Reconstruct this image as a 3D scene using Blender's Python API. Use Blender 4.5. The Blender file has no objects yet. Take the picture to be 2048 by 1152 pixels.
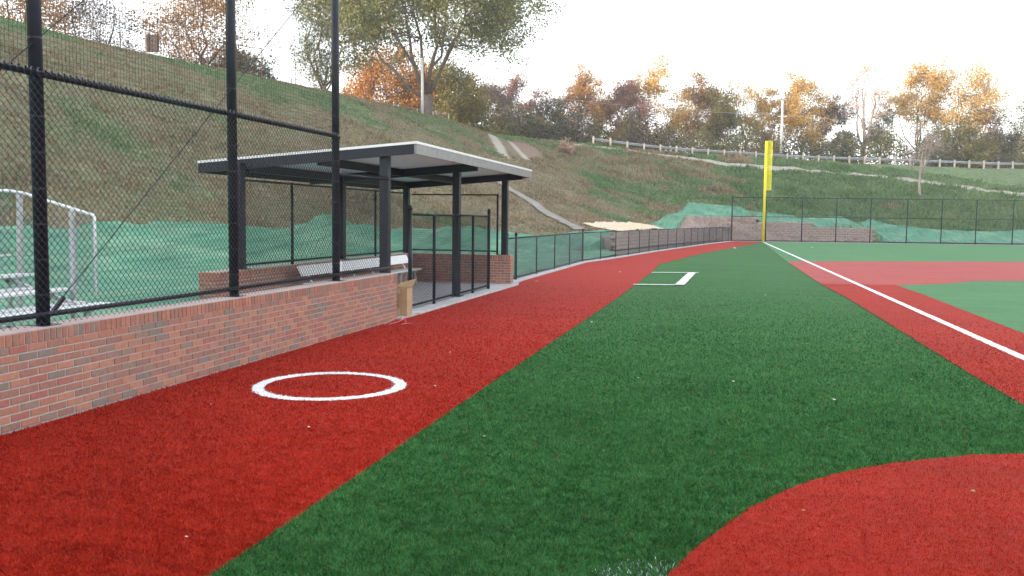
import bpy, math, random
import numpy as np
R = math.radians
sc = bpy.context.scene
C = sc.collection

# ------------------------------------------------------------------ camera
CAM_H = 1.75
YAW, PITCH, ROLL = R(14.1), R(4.53), R(0.69)
cam_d = bpy.data.cameras.new('camera'); cam = bpy.data.objects.new('camera', cam_d); C.objects.link(cam)
cam_d.sensor_width = 36.0; cam_d.lens = 31.11; cam_d.clip_start = 0.05; cam_d.clip_end = 2000
from mathutils import Vector, Matrix
_fw = Vector((-math.sin(YAW)*math.cos(PITCH), math.cos(YAW)*math.cos(PITCH), -math.sin(PITCH)))
_r0 = Vector((math.cos(YAW), math.sin(YAW), 0)); _u0 = _r0.cross(_fw)
_rt = math.cos(ROLL)*_r0 + math.sin(ROLL)*_u0; _up = -math.sin(ROLL)*_r0 + math.cos(ROLL)*_u0
_m = Matrix(((_rt.x, _up.x, -_fw.x), (_rt.y, _up.y, -_fw.y), (_rt.z, _up.z, -_fw.z))).to_4x4()
_m.translation = Vector((0, 0, CAM_H))
cam.matrix_world = _m
sc.camera = cam

# ------------------------------------------------------------------ sky, sun, exposure
SUN_EL, SUN_AZ = R(4.0), R(238.0)        # azimuth clockwise from +Y: low sun behind the left hill
world = bpy.data.worlds.new('World'); sc.world = world; world.use_nodes = True
wn = world.node_tree; wn.nodes.clear()
w_out = wn.nodes.new('ShaderNodeOutputWorld'); w_bg = wn.nodes.new('ShaderNodeBackground')
w_sky = wn.nodes.new('ShaderNodeTexSky'); w_sky.sky_type = 'NISHITA'; w_sky.sun_disc = False
w_sky.sun_elevation = SUN_EL; w_sky.sun_rotation = SUN_AZ; w_sky.altitude = 200
w_sky.air_density = 1.0; w_sky.dust_density = 2.0; w_sky.ozone_density = 1.0
w_hs = wn.nodes.new('ShaderNodeHueSaturation'); w_hs.inputs['Saturation'].default_value = 0.30
wn.links.new(w_sky.outputs[0], w_hs.inputs['Color'])
w_mix = wn.nodes.new('ShaderNodeMix'); w_mix.data_type = 'RGBA'      # thin bright overcast veil over the whole sky
w_mix.inputs['Factor'].default_value = 0.62; w_mix.inputs['B'].default_value = (1.30, 1.36, 1.46, 1)
wn.links.new(w_hs.outputs[0], w_mix.inputs['A'])
wn.links.new(w_mix.outputs['Result'], w_bg.inputs['Color'])
w_bg.inputs['Strength'].default_value = 0.15
wn.links.new(w_bg.outputs[0], w_out.inputs[0])
sun_d = bpy.data.lights.new('sun', 'SUN'); sun_d.energy = 1.2; sun_d.angle = R(10); sun_d.color = (1.0, 0.74, 0.48)
sun = bpy.data.objects.new('sun', sun_d); C.objects.link(sun)
_sd = Vector((math.sin(SUN_AZ)*math.cos(SUN_EL), math.cos(SUN_AZ)*math.cos(SUN_EL), math.sin(SUN_EL)))
sun.rotation_euler = _sd.to_track_quat('Z', 'Y').to_euler(); sun.location = (-60, -40, 40)
sc.view_settings.view_transform = 'Standard'; sc.view_settings.look = 'None'
sc.view_settings.gamma = 1.0; sc.view_settings.use_curve_mapping = False
sc.view_settings.exposure = 3.35

# ------------------------------------------------------------------ materials
def nmat(name):
    m = bpy.data.materials.new(name); m.use_nodes = True
    nt = m.node_tree; b = nt.nodes['Principled BSDF']
    return m, nt, b
def _noise(nt, scale, detail=4, rough=0.55, coord='Object', vec=None):
    n = nt.nodes.new('ShaderNodeTexNoise'); n.inputs['Scale'].default_value = scale
    n.inputs['Detail'].default_value = detail; n.inputs['Roughness'].default_value = rough
    if vec is None:
        t = nt.nodes.new('ShaderNodeTexCoord'); vec = t.outputs[coord]
    nt.links.new(vec, n.inputs['Vector'])
    return n
def _ramp(nt, fac, stops, interp='LINEAR'):
    r = nt.nodes.new('ShaderNodeValToRGB'); r.color_ramp.interpolation = interp
    e = r.color_ramp.elements
    e[0].position, e[0].color = stops[0][0], (*stops[0][1], 1)
    e[1].position, e[1].color = stops[-1][0], (*stops[-1][1], 1)
    for p, c in stops[1:-1]:
        k = e.new(p); k.color = (*c, 1)
    nt.links.new(fac, r.inputs['Fac'])
    return r
def _mix(nt, fac, a, b, mode='MIX'):
    m = nt.nodes.new('ShaderNodeMix'); m.data_type = 'RGBA'; m.blend_type = mode
    if isinstance(fac, (int, float)): m.inputs['Factor'].default_value = fac
    else: nt.links.new(fac, m.inputs['Factor'])
    for s, v in ((m.inputs['A'], a), (m.inputs['B'], b)):
        if isinstance(v, tuple): s.default_value = (*v, 1)
        else: nt.links.new(v, s)
    return m.outputs['Result']
def _bump(nt, b, h, strength, dist):
    k = nt.nodes.new('ShaderNodeBump'); k.inputs['Strength'].default_value = strength; k.inputs['Distance'].default_value = dist
    nt.links.new(h, k.inputs['Height']); nt.links.new(k.outputs[0], b.inputs['Normal'])
def noise_mat(name, c1, c2, scale=8, rough=0.7, metal=0.0, bump=0.0, bdist=0.01, detail=5, lo=0.3, hi=0.7, spec=0.5):
    m, nt, b = nmat(name)
    n = _noise(nt, scale, detail)
    r = _ramp(nt, n.outputs['Fac'], [(lo, c1), (hi, c2)])
    nt.links.new(r.outputs[0], b.inputs['Base Color'])
    b.inputs['Roughness'].default_value = rough; b.inputs['Metallic'].default_value = metal
    b.inputs['Specular IOR Level'].default_value = spec
    if bump: _bump(nt, b, n.outputs['Fac'], bump, bdist)
    return m
def island_mat(name, cols, rough=0.6, transl=0.0, noise_scale=0.6, noise_amt=0.35, spec=0.3, streak=False):
    """one colour per loose piece (leaf, blade), drifting slowly from clump to clump"""
    m, nt, b = nmat(name)
    g = nt.nodes.new('ShaderNodeNewGeometry')
    n = _noise(nt, noise_scale, 2, vec=g.outputs['Position'])
    a = nt.nodes.new('ShaderNodeMath'); a.operation = 'MULTIPLY_ADD'; a.inputs[1].default_value = 1 - noise_amt
    nt.links.new(g.outputs['Random Per Island'], a.inputs[0])
    s = nt.nodes.new('ShaderNodeMath'); s.operation = 'MULTIPLY_ADD'; s.inputs[1].default_value = noise_amt*2.2; s.inputs[2].default_value = -noise_amt*0.6
    nt.links.new(n.outputs['Fac'], s.inputs[0]); nt.links.new(s.outputs[0], a.inputs[2])
    k = len(cols)
    r = _ramp(nt, a.outputs[0], [(i/(k-1), c) for i, c in enumerate(cols)])
    col = r.outputs[0]
    if streak:                                       # brushing marks across the roll and slow wear
        mp = nt.nodes.new('ShaderNodeMapping'); mp.inputs['Rotation'].default_value = (0, 0, R(-14)); mp.inputs['Scale'].default_value = (0.35, 5.0, 1)
        nt.links.new(g.outputs['Position'], mp.inputs['Vector'])
        k1 = _noise(nt, 1.5, 4, 0.6, vec=mp.outputs[0]); k2 = _noise(nt, 0.45, 4, 0.6, vec=g.outputs['Position'])
        s1 = _ramp(nt, k1.outputs['Fac'], [(0.34, (0.84,)*3), (0.5, (1.0,)*3), (0.66, (1.10,)*3)])
        s2 = _ramp(nt, k2.outputs['Fac'], [(0.35, (0.86,)*3), (0.65, (1.12,)*3)])
        col = _mix(nt, 0.85, _mix(nt, 0.85, col, s1.outputs[0], 'MULTIPLY'), s2.outputs[0], 'MULTIPLY')
    nt.links.new(col, b.inputs['Base Color'])
    b.inputs['Roughness'].default_value = rough; b.inputs['Specular IOR Level'].default_value = spec
    if transl:
        t = nt.nodes.new('ShaderNodeBsdfTranslucent'); nt.links.new(col, t.inputs['Color'])
        x = nt.nodes.new('ShaderNodeMixShader'); x.inputs[0].default_value = transl
        nt.links.new(b.outputs[0], x.inputs[1]); nt.links.new(t.outputs[0], x.inputs[2])
        nt.links.new(x.outputs[0], nt.nodes['Material Output'].inputs['Surface'])
    return m

def turf_mat(name, dark, light, wear=0.25):
    """matted turf: fine fibre grain, rolled lanes and slow wear"""
    m, nt, b = nmat(name)
    t = nt.nodes.new('ShaderNodeTexCoord')
    n1 = _noise(nt, 55, 6, 0.7, vec=t.outputs['Object'])
    n2 = _noise(nt, 0.55, 5, 0.6, vec=t.outputs['Object'])
    n3 = _noise(nt, 7, 4, 0.6, vec=t.outputs['Object'])
    mp = nt.nodes.new('ShaderNodeMapping'); mp.inputs['Rotation'].default_value = (0, 0, R(14)); mp.inputs['Scale'].default_value = (0.12, 1.6, 1)
    nt.links.new(t.outputs['Object'], mp.inputs['Vector'])
    n4 = _noise(nt, 1.2, 3, 0.5, vec=mp.outputs[0])
    r = _ramp(nt, n1.outputs['Fac'], [(0.3, dark), (0.72, light)])
    d = tuple(c*0.72 for c in dark)
    r2 = _ramp(nt, n2.outputs['Fac'], [(0.35, d), (0.7, light)])
    c = _mix(nt, wear, r.outputs[0], r2.outputs[0])
    r3 = _ramp(nt, n3.outputs['Fac'], [(0.3, (0.80,)*3), (0.7, (1.12,)*3)])
    c = _mix(nt, 0.7, c, r3.outputs[0], 'MULTIPLY')
    r4 = _ramp(nt, n4.outputs['Fac'], [(0.35, (0.90,)*3), (0.65, (1.08,)*3)])
    c = _mix(nt, 0.8, c, r4.outputs[0], 'MULTIPLY')
    nt.links.new(c, b.inputs['Base Color'])
    b.inputs['Roughness'].default_value = 0.85; b.inputs['Specular IOR Level'].default_value = 0.2
    _bump(nt, b, n1.outputs['Fac'], 0.5, 0.02)
    return m

GREEN_D, GREEN_L = (0.018, 0.092, 0.019), (0.036, 0.142, 0.034)
RED_D, RED_L = (0.27, 0.014, 0.006), (0.37, 0.022, 0.010)
PALEG_D, PALEG_L = (0.056, 0.170, 0.066), (0.082, 0.220, 0.090)
PALER_D, PALER_L = (0.33, 0.062, 0.058), (0.40, 0.084, 0.078)
M = {}
M['green_turf'] = turf_mat('green_turf', GREEN_D, GREEN_L)
M['red_turf'] = turf_mat('red_turf', RED_D, RED_L)
M['pale_green_turf'] = turf_mat('pale_green_turf', PALEG_D, PALEG_L)
M['pale_red_turf'] = turf_mat('pale_red_turf', PALER_D, PALER_L)
M['white_turf'] = turf_mat('white_turf', (0.70, 0.72, 0.72), (0.86, 0.87, 0.88), 0.1)
M['faded_turf'] = turf_mat('faded_turf', (0.09, 0.17, 0.14), (0.22, 0.30, 0.26))
M['green_fibre'] = island_mat('green_fibre', [(0.009, 0.050, 0.012), (0.030, 0.130, 0.032), (0.053, 0.188, 0.050), (0.100, 0.260, 0.092)], 0.6, 0.15, noise_amt=0.16, spec=0.12, streak=True)
M['red_fibre'] = island_mat('red_fibre', [(0.15, 0.006, 0.003), (0.36, 0.017, 0.007), (0.45, 0.027, 0.011), (0.53, 0.055, 0.028)], 0.6, 0.15, noise_amt=0.16, spec=0.10, streak=True)
M['white_fibre'] = island_mat('white_fibre', [(0.62, 0.66, 0.68), (0.86, 0.88, 0.90)], 0.6, 0.15)
M['black_metal'] = noise_mat('black_metal', (0.006, 0.009, 0.017), (0.012, 0.016, 0.028), 14, 0.42, 0.0, spec=0.35)
M['black_vinyl'] = noise_mat('black_vinyl', (0.014, 0.017, 0.024), (0.030, 0.034, 0.046), 30, 0.34, spec=0.6)
M['twine'] = noise_mat('twine', (0.012, 0.012, 0.014), (0.025, 0.025, 0.028), 20, 0.8)
M['roof_white'] = noise_mat('roof_white', (0.72, 0.74, 0.76), (0.80, 0.81, 0.82), 3, 0.35)
M['soffit'] = noise_mat('soffit', (0.68, 0.77, 0.85), (0.74, 0.82, 0.89), 2.5, 0.45)
M['fascia_grey'] = noise_mat('fascia_grey', (0.20, 0.20, 0.21), (0.28, 0.275, 0.28), 5, 0.4, 0.3)
M['aluminium'] = noise_mat('aluminium', (0.62, 0.63, 0.66), (0.74, 0.75, 0.77), 9, 0.38, 0.35)
M['galvanised'] = noise_mat('galvanised', (0.40, 0.42, 0.44), (0.55, 0.56, 0.58), 12, 0.45, 0.4)
M['rail_steel'] = noise_mat('rail_steel', (0.27, 0.28, 0.30), (0.38, 0.39, 0.41), 3, 0.5, 0.3)
M['concrete'] = noise_mat('concrete', (0.36, 0.37, 0.39), (0.50, 0.50, 0.51), 6, 0.85, 0, 0.3, 0.004, 8)
M['flume_concrete'] = noise_mat('flume_concrete', (0.16, 0.15, 0.14), (0.28, 0.26, 0.24), 1.2, 0.9, 0, 0.3, 0.02, 8)
M['mortar'] = noise_mat('mortar', (0.36, 0.325, 0.31), (0.48, 0.44, 0.42), 25, 0.9, 0, 0.4, 0.003, 6)
M['coping'] = noise_mat('coping', (0.36, 0.28, 0.265), (0.47, 0.38, 0.36), 12, 0.9, 0, 0.3, 0.003, 6)
M['yellow'] = noise_mat('yellow', (0.72, 0.66, 0.02), (0.80, 0.74, 0.03), 3, 0.4)
M['cardboard'] = noise_mat('cardboard', (0.36, 0.24, 0.13), (0.45, 0.31, 0.18), 7, 0.8)
M['cardboard_tape'] = noise_mat('cardboard_tape', (0.50, 0.40, 0.27), (0.55, 0.45, 0.32), 7, 0.35)
M['paper'] = noise_mat('paper', (0.45, 0.43, 0.40), (0.68, 0.66, 0.62), 30, 0.8)
M['dry_leaf'] = noise_mat('dry_leaf', (0.26, 0.15, 0.06), (0.42, 0.27, 0.12), 30, 0.8)
M['pink_tape'] = noise_mat('pink_tape', (0.75, 0.22, 0.24), (0.85, 0.36, 0.36), 30, 0.5)
M['rail_wood'] = noise_mat('rail_wood', (0.34, 0.31, 0.28), (0.50, 0.47, 0.43), 6, 0.9)
M['white_pole'] = noise_mat('white_pole', (0.62, 0.61, 0.60), (0.78, 0.77, 0.75), 4, 0.7)
M['rust'] = noise_mat('rust', (0.20, 0.085, 0.06), (0.32, 0.14, 0.09), 4, 0.8)
M['dark_panel'] = noise_mat('dark_panel', (0.035, 0.022, 0.025), (0.06, 0.04, 0.04), 4, 0.8)
M['bark'] = noise_mat('bark', (0.11, 0.088, 0.076), (0.22, 0.185, 0.16), 5, 0.95, 0, 0.6, 0.03, 6)
M['bark_pale'] = noise_mat('bark_pale', (0.24, 0.20, 0.18), (0.38, 0.33, 0.30), 5, 0.95, 0, 0.6, 0.03, 6)
M['bark_dark'] = noise_mat('bark_dark', (0.07, 0.055, 0.055), (0.14, 0.115, 0.11), 5, 0.95)
M['dirt'] = noise_mat('dirt', (0.19, 0.13, 0.10), (0.32, 0.24, 0.19), 1.4, 0.95, 0, 0.5, 0.05, 8)
M['pale_gravel'] = noise_mat('pale_gravel', (0.34, 0.30, 0.26), (0.55, 0.51, 0.45), 1.8, 0.95, 0, 0.5, 0.05, 8)
M['path_gravel'] = noise_mat('path_gravel', (0.22, 0.20, 0.165), (0.40, 0.37, 0.315), 1.8, 0.95, 0, 0.5, 0.05, 8)
M['straw'] = noise_mat('straw', (0.46, 0.36, 0.24), (0.66, 0.56, 0.41), 3.5, 0.95, 0, 0.5, 0.05, 8)
def brick_mat():
    m, nt, b = nmat('brick_clay')
    oi = nt.nodes.new('ShaderNodeObjectInfo'); g = nt.nodes.new('ShaderNodeNewGeometry')
    a = nt.nodes.new('ShaderNodeMath'); a.operation = 'ADD'
    nt.links.new(oi.outputs['Random'], a.inputs[0]); nt.links.new(g.outputs['Random Per Island'], a.inputs[1])
    f = nt.nodes.new('ShaderNodeMath'); f.operation = 'FRACT'; nt.links.new(a.outputs[0], f.inputs[0])
    r = _ramp(nt, f.outputs[0], [(0.0, (0.353, 0.153, 0.105)), (0.16, (0.298, 0.142, 0.106)), (0.30, (0.392, 0.182, 0.120)), (0.44, (0.332, 0.122, 0.095)),
                                 (0.52, (0.262, 0.136, 0.107)), (0.64, (0.365, 0.168, 0.121)), (0.76, (0.261, 0.164, 0.129)), (0.86, (0.308, 0.147, 0.113)), (0.93, (0.210, 0.162, 0.135)), (1.0, (0.421, 0.206, 0.130))], 'CONSTANT')
    n = _noise(nt, 22, 6, 0.65, vec=g.outputs['Position'])
    r2 = _ramp(nt, n.outputs['Fac'], [(0.25, (0.72,)*3), (0.75, (1.22,)*3)])
    c = _mix(nt, 0.8, r.outputs[0], r2.outputs[0], 'MULTIPLY')
    nt.links.new(c, b.inputs['Base Color']); b.inputs['Roughness'].default_value = 0.85
    _bump(nt, b, n.outputs['Fac'], 0.35, 0.004)
    return m
M['brick'] = brick_mat()
def block_mat():
    m, nt, b = nmat('split_block')
    oi = nt.nodes.new('ShaderNodeObjectInfo'); g = nt.nodes.new('ShaderNodeNewGeometry')
    r = _ramp(nt, oi.outputs['Random'], [(0, (0.33, 0.255, 0.225)), (0.5, (0.41, 0.325, 0.29)), (1, (0.48, 0.39, 0.35))])
    n = _noise(nt, 5, 6, 0.7, vec=g.outputs['Position'])
    r2 = _ramp(nt, n.outputs['Fac'], [(0.25, (0.7,)*3), (0.75, (1.2,)*3)])
    nt.links.new(_mix(nt, 0.8, r.outputs[0], r2.outputs[0], 'MULTIPLY'), b.inputs['Base Color'])
    b.inputs['Roughness'].default_value = 0.95; _bump(nt, b, n.outputs['Fac'], 0.6, 0.03)
    return m
M['block'] = block_mat()
def blanket_mat():
    m, nt, b = nmat('green_blanket')
    t = nt.nodes.new('ShaderNodeTexCoord')
    n1 = _noise(nt, 9, 6, 0.7, vec=t.outputs['Object']); n2 = _noise(nt, 0.5, 4, 0.6, vec=t.outputs['Object'])
    mp = nt.nodes.new('ShaderNodeMapping'); mp.inputs['Scale'].default_value = (2.2, 0.22, 1)
    nt.links.new(t.outputs['Object'], mp.inputs['Vector']); n3 = _noise(nt, 1.6, 4, 0.6, vec=mp.outputs[0])
    c = _ramp(nt, n1.outputs['Fac'], [(0.3, (0.042, 0.165, 0.105)), (0.7, (0.090, 0.255, 0.165))]).outputs[0]
    s = _ramp(nt, n2.outputs['Fac'], [(0.46, (0, 0, 0)), (0.66, (0.7,)*3)])
    c = _mix(nt, s.outputs[0], c, (0.17, 0.30, 0.20))
    s3 = _ramp(nt, n3.outputs['Fac'], [(0.32, (0.62,)*3), (0.5, (1.0,)*3), (0.68, (1.22,)*3)])
    c = _mix(nt, 0.9, c, s3.outputs[0], 'MULTIPLY')
    nt.links.new(c, b.inputs['Base Color']); b.inputs['Roughness'].default_value = 0.8; b.inputs['Specular IOR Level'].default_value = 0.25
    _bump(nt, b, n3.outputs['Fac'], 0.4, 0.10)
    return m
M['blanket'] = blanket_mat()
def hill_mat():
    m, nt, b = nmat('hill_grass_ground')
    g = nt.nodes.new('ShaderNodeNewGeometry'); P = g.outputs['Position']
    n1 = _noise(nt, 2.6, 8, 0.72, vec=P); n2 = _noise(nt, 0.16, 5, 0.6, vec=P); n3 = _noise(nt, 14, 4, 0.7, vec=P)
    brown = _ramp(nt, n1.outputs['Fac'], [(0.30, (0.115, 0.094, 0.064)), (0.52, (0.225, 0.182, 0.128)), (0.72, (0.36, 0.288, 0.205))]).outputs[0]
    green = _ramp(nt, n1.outputs['Fac'], [(0.30, (0.066, 0.100, 0.046)), (0.55, (0.142, 0.205, 0.102)), (0.75, (0.245, 0.295, 0.17))]).outputs[0]
    sx = nt.nodes.new('ShaderNodeSeparateXYZ'); nt.links.new(P, sx.inputs[0])
    # greener on the far bank and on the upper hill
    u = nt.nodes.new('ShaderNodeMath'); u.operation = 'MULTIPLY_ADD'; u.inputs[1].default_value = 0.030; u.inputs[2].default_value = -0.42
    nt.links.new(sx.outputs['X'], u.inputs[0])
    v = nt.nodes.new('ShaderNodeMath'); v.operation = 'MULTIPLY_ADD'; v.inputs[1].default_value = 0.0125
    nt.links.new(sx.outputs['Y'], v.inputs[0]); nt.links.new(u.outputs[0], v.inputs[2])
    zz = nt.nodes.new('ShaderNodeMapRange'); zz.inputs['From Min'].default_value = 6.5; zz.inputs['From Max'].default_value = 12; zz.inputs['To Max'].default_value = 0.62
    nt.links.new(sx.outputs['Z'], zz.inputs['Value'])
    mx = nt.nodes.new('ShaderNodeMath'); mx.operation = 'MAXIMUM'; nt.links.new(v.outputs[0], mx.inputs[0]); nt.links.new(zz.outputs[0], mx.inputs[1])
    yy = nt.nodes.new('ShaderNodeMapRange'); yy.inputs['From Min'].default_value = 56; yy.inputs['From Max'].default_value = 34; yy.inputs['To Max'].default_value = 0.30
    nt.links.new(sx.outputs['Y'], yy.inputs['Value'])
    m2 = nt.nodes.new('ShaderNodeMath'); m2.operation = 'MAXIMUM'; nt.links.new(mx.outputs[0], m2.inputs[0]); nt.links.new(yy.outputs[0], m2.inputs[1]); mx = m2
    w = nt.nodes.new('ShaderNodeMath'); w.operation = 'MULTIPLY_ADD'; w.inputs[1].default_value = 1.9; nt.links.new(n2.outputs['Fac'], w.inputs[0])
    q = nt.nodes.new('ShaderNodeMath'); q.operation = 'SUBTRACT'; q.inputs[1].default_value = 0.80; nt.links.new(mx.outputs[0], q.inputs[0]); nt.links.new(q.outputs[0], w.inputs[2])
    w.use_clamp = True
    c = _mix(nt, w.outputs[0], brown, green)
    r3 = _ramp(nt, n3.outputs['Fac'], [(0.3, (0.65,)*3), (0.7, (1.25,)*3)])
    c = _mix(nt, 0.75, c, r3.outputs[0], 'MULTIPLY')
    mp = nt.nodes.new('ShaderNodeMapping'); mp.inputs['Scale'].default_value = (0.9, 0.35, 2.2); nt.links.new(P, mp.inputs['Vector'])
    n4 = _noise(nt, 0.55, 6, 0.68, vec=mp.outputs[0])
    r4 = _ramp(nt, n4.outputs['Fac'], [(0.32, (0.66, 0.70, 0.62)), (0.5, (1.0,)*3), (0.68, (1.28, 1.22, 1.14))])
    c = _mix(nt, 0.65, c, r4.outputs[0], 'MULTIPLY')
    n5 = _noise(nt, 0.75, 5, 0.7, vec=P); f5 = _ramp(nt, n5.outputs['Fac'], [(0.56, (0, 0, 0)), (0.68, (0.5,)*3)])
    c = _mix(nt, f5.outputs[0], c, (0.085, 0.115, 0.045))
    # bare dirt and two pale ruts where vehicles climb the far corner of the hill
    def worn(c, a, e, width, col, amt):
        d = (e[0]-a[0], e[1]-a[1]); L2 = d[0]**2 + d[1]**2
        def vm(op, *v):
            k = nt.nodes.new('ShaderNodeVectorMath'); k.operation = op
            for s, q in zip(k.inputs, v):
                if isinstance(q, tuple): s.default_value = q
                else: nt.links.new(q, s)
            return k
        flat = vm('MULTIPLY', P, (1, 1, 0)); rel = vm('SUBTRACT', flat.outputs[0], (a[0], a[1], 0)); dot = vm('DOT_PRODUCT', rel.outputs[0], (d[0]/L2, d[1]/L2, 0))
        t = nt.nodes.new('ShaderNodeClamp'); nt.links.new(dot.outputs['Value'], t.inputs[0])
        sc_ = nt.nodes.new('ShaderNodeVectorMath'); sc_.operation = 'SCALE'; sc_.inputs[0].default_value = (d[0], d[1], 0); nt.links.new(t.outputs[0], sc_.inputs['Scale'])
        df = vm('SUBTRACT', rel.outputs[0], sc_.outputs[0]); ln = vm('LENGTH', df.outputs[0])
        j = _noise(nt, 0.9, 5, 0.7, vec=P); q = nt.nodes.new('ShaderNodeMath'); q.operation = 'MULTIPLY_ADD'; q.inputs[1].default_value = width*1.8; nt.links.new(j.outputs['Fac'], q.inputs[0]); nt.links.new(ln.outputs['Value'], q.inputs[2])
        mr = nt.nodes.new('ShaderNodeMapRange'); mr.inputs['From Min'].default_value = width*2.15; mr.inputs['From Max'].default_value = width*1.45; mr.inputs['To Max'].default_value = amt
        nt.links.new(q.outputs[0], mr.inputs['Value'])
        return _mix(nt, mr.outputs[0], c, col)
    c = worn(c, (-21.2, 89), (-18.6, 78.5), 1.9, (0.27, 0.19, 0.15), 0.9)
    c = worn(c, (-23.6, 84.5), (-19.4, 73.8), 0.55, (0.46, 0.42, 0.37), 0.9)
    c = worn(c, (-22.3, 86.5), (-18.3, 77.0), 0.40, (0.46, 0.42, 0.37), 0.85)
    nt.links.new(c, b.inputs['Base Color']); b.inputs['Roughness'].default_value = 0.95; b.inputs['Specular IOR Level'].default_value = 0.1
    _bump(nt, b, n1.outputs['Fac'], 0.8, 0.25)
    return m
M['hill'] = hill_mat()
M['ground'] = noise_mat('ground', (0.10, 0.085, 0.06), (0.18, 0.15, 0.11), 0.8, 0.95)
M['hill_blade_brown'] = island_mat('hill_blade_brown', [(0.10, 0.085, 0.052), (0.21, 0.17, 0.105), (0.33, 0.26, 0.165), (0.43, 0.35, 0.23)], 0.8, 0.2, 0.25, 0.4)
M['hill_blade_green'] = island_mat('hill_blade_green', [(0.05, 0.105, 0.042), (0.105, 0.192, 0.080), (0.175, 0.262, 0.115), (0.275, 0.32, 0.17)], 0.8, 0.2, 0.25, 0.4)
LEAF = {
 'sycamore': [(0.069, 0.106, 0.056), (0.119, 0.163, 0.077), (0.194, 0.225, 0.094), (0.300, 0.281, 0.106), (0.375, 0.275, 0.100)],
 'grey_green': [(0.069, 0.094, 0.065), (0.125, 0.156, 0.106), (0.200, 0.225, 0.150), (0.300, 0.275, 0.163)],
 'orange': [(0.13, 0.10, 0.045), (0.27, 0.15, 0.045), (0.47, 0.205, 0.045), (0.54, 0.28, 0.08)],
 'gold': [(0.213, 0.150, 0.056), (0.425, 0.275, 0.075), (0.575, 0.362, 0.094), (0.620, 0.450, 0.163)],
 'amber': [(0.163, 0.106, 0.062), (0.325, 0.188, 0.081), (0.450, 0.250, 0.094), (0.525, 0.338, 0.138)],
 'russet': [(0.125, 0.081, 0.075), (0.250, 0.144, 0.119), (0.362, 0.206, 0.156), (0.450, 0.275, 0.200)],
 'olive': [(0.062, 0.069, 0.027), (0.125, 0.125, 0.044), (0.200, 0.181, 0.056), (0.288, 0.225, 0.062)],
 'dark': [(0.037, 0.045, 0.035), (0.075, 0.080, 0.056), (0.125, 0.119, 0.081), (0.175, 0.150, 0.106)],
 'dusk': [(0.062, 0.053, 0.057), (0.119, 0.098, 0.100), (0.188, 0.150, 0.138), (0.250, 0.194, 0.150)],
 'pink': [(0.375, 0.237, 0.188), (0.525, 0.350, 0.275), (0.620, 0.450, 0.338)],
}
for k, v in LEAF.items(): M['leaf_'+k] = island_mat('leaf_'+k, v, 0.6, 0.3, 0.45, 0.5)

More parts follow.
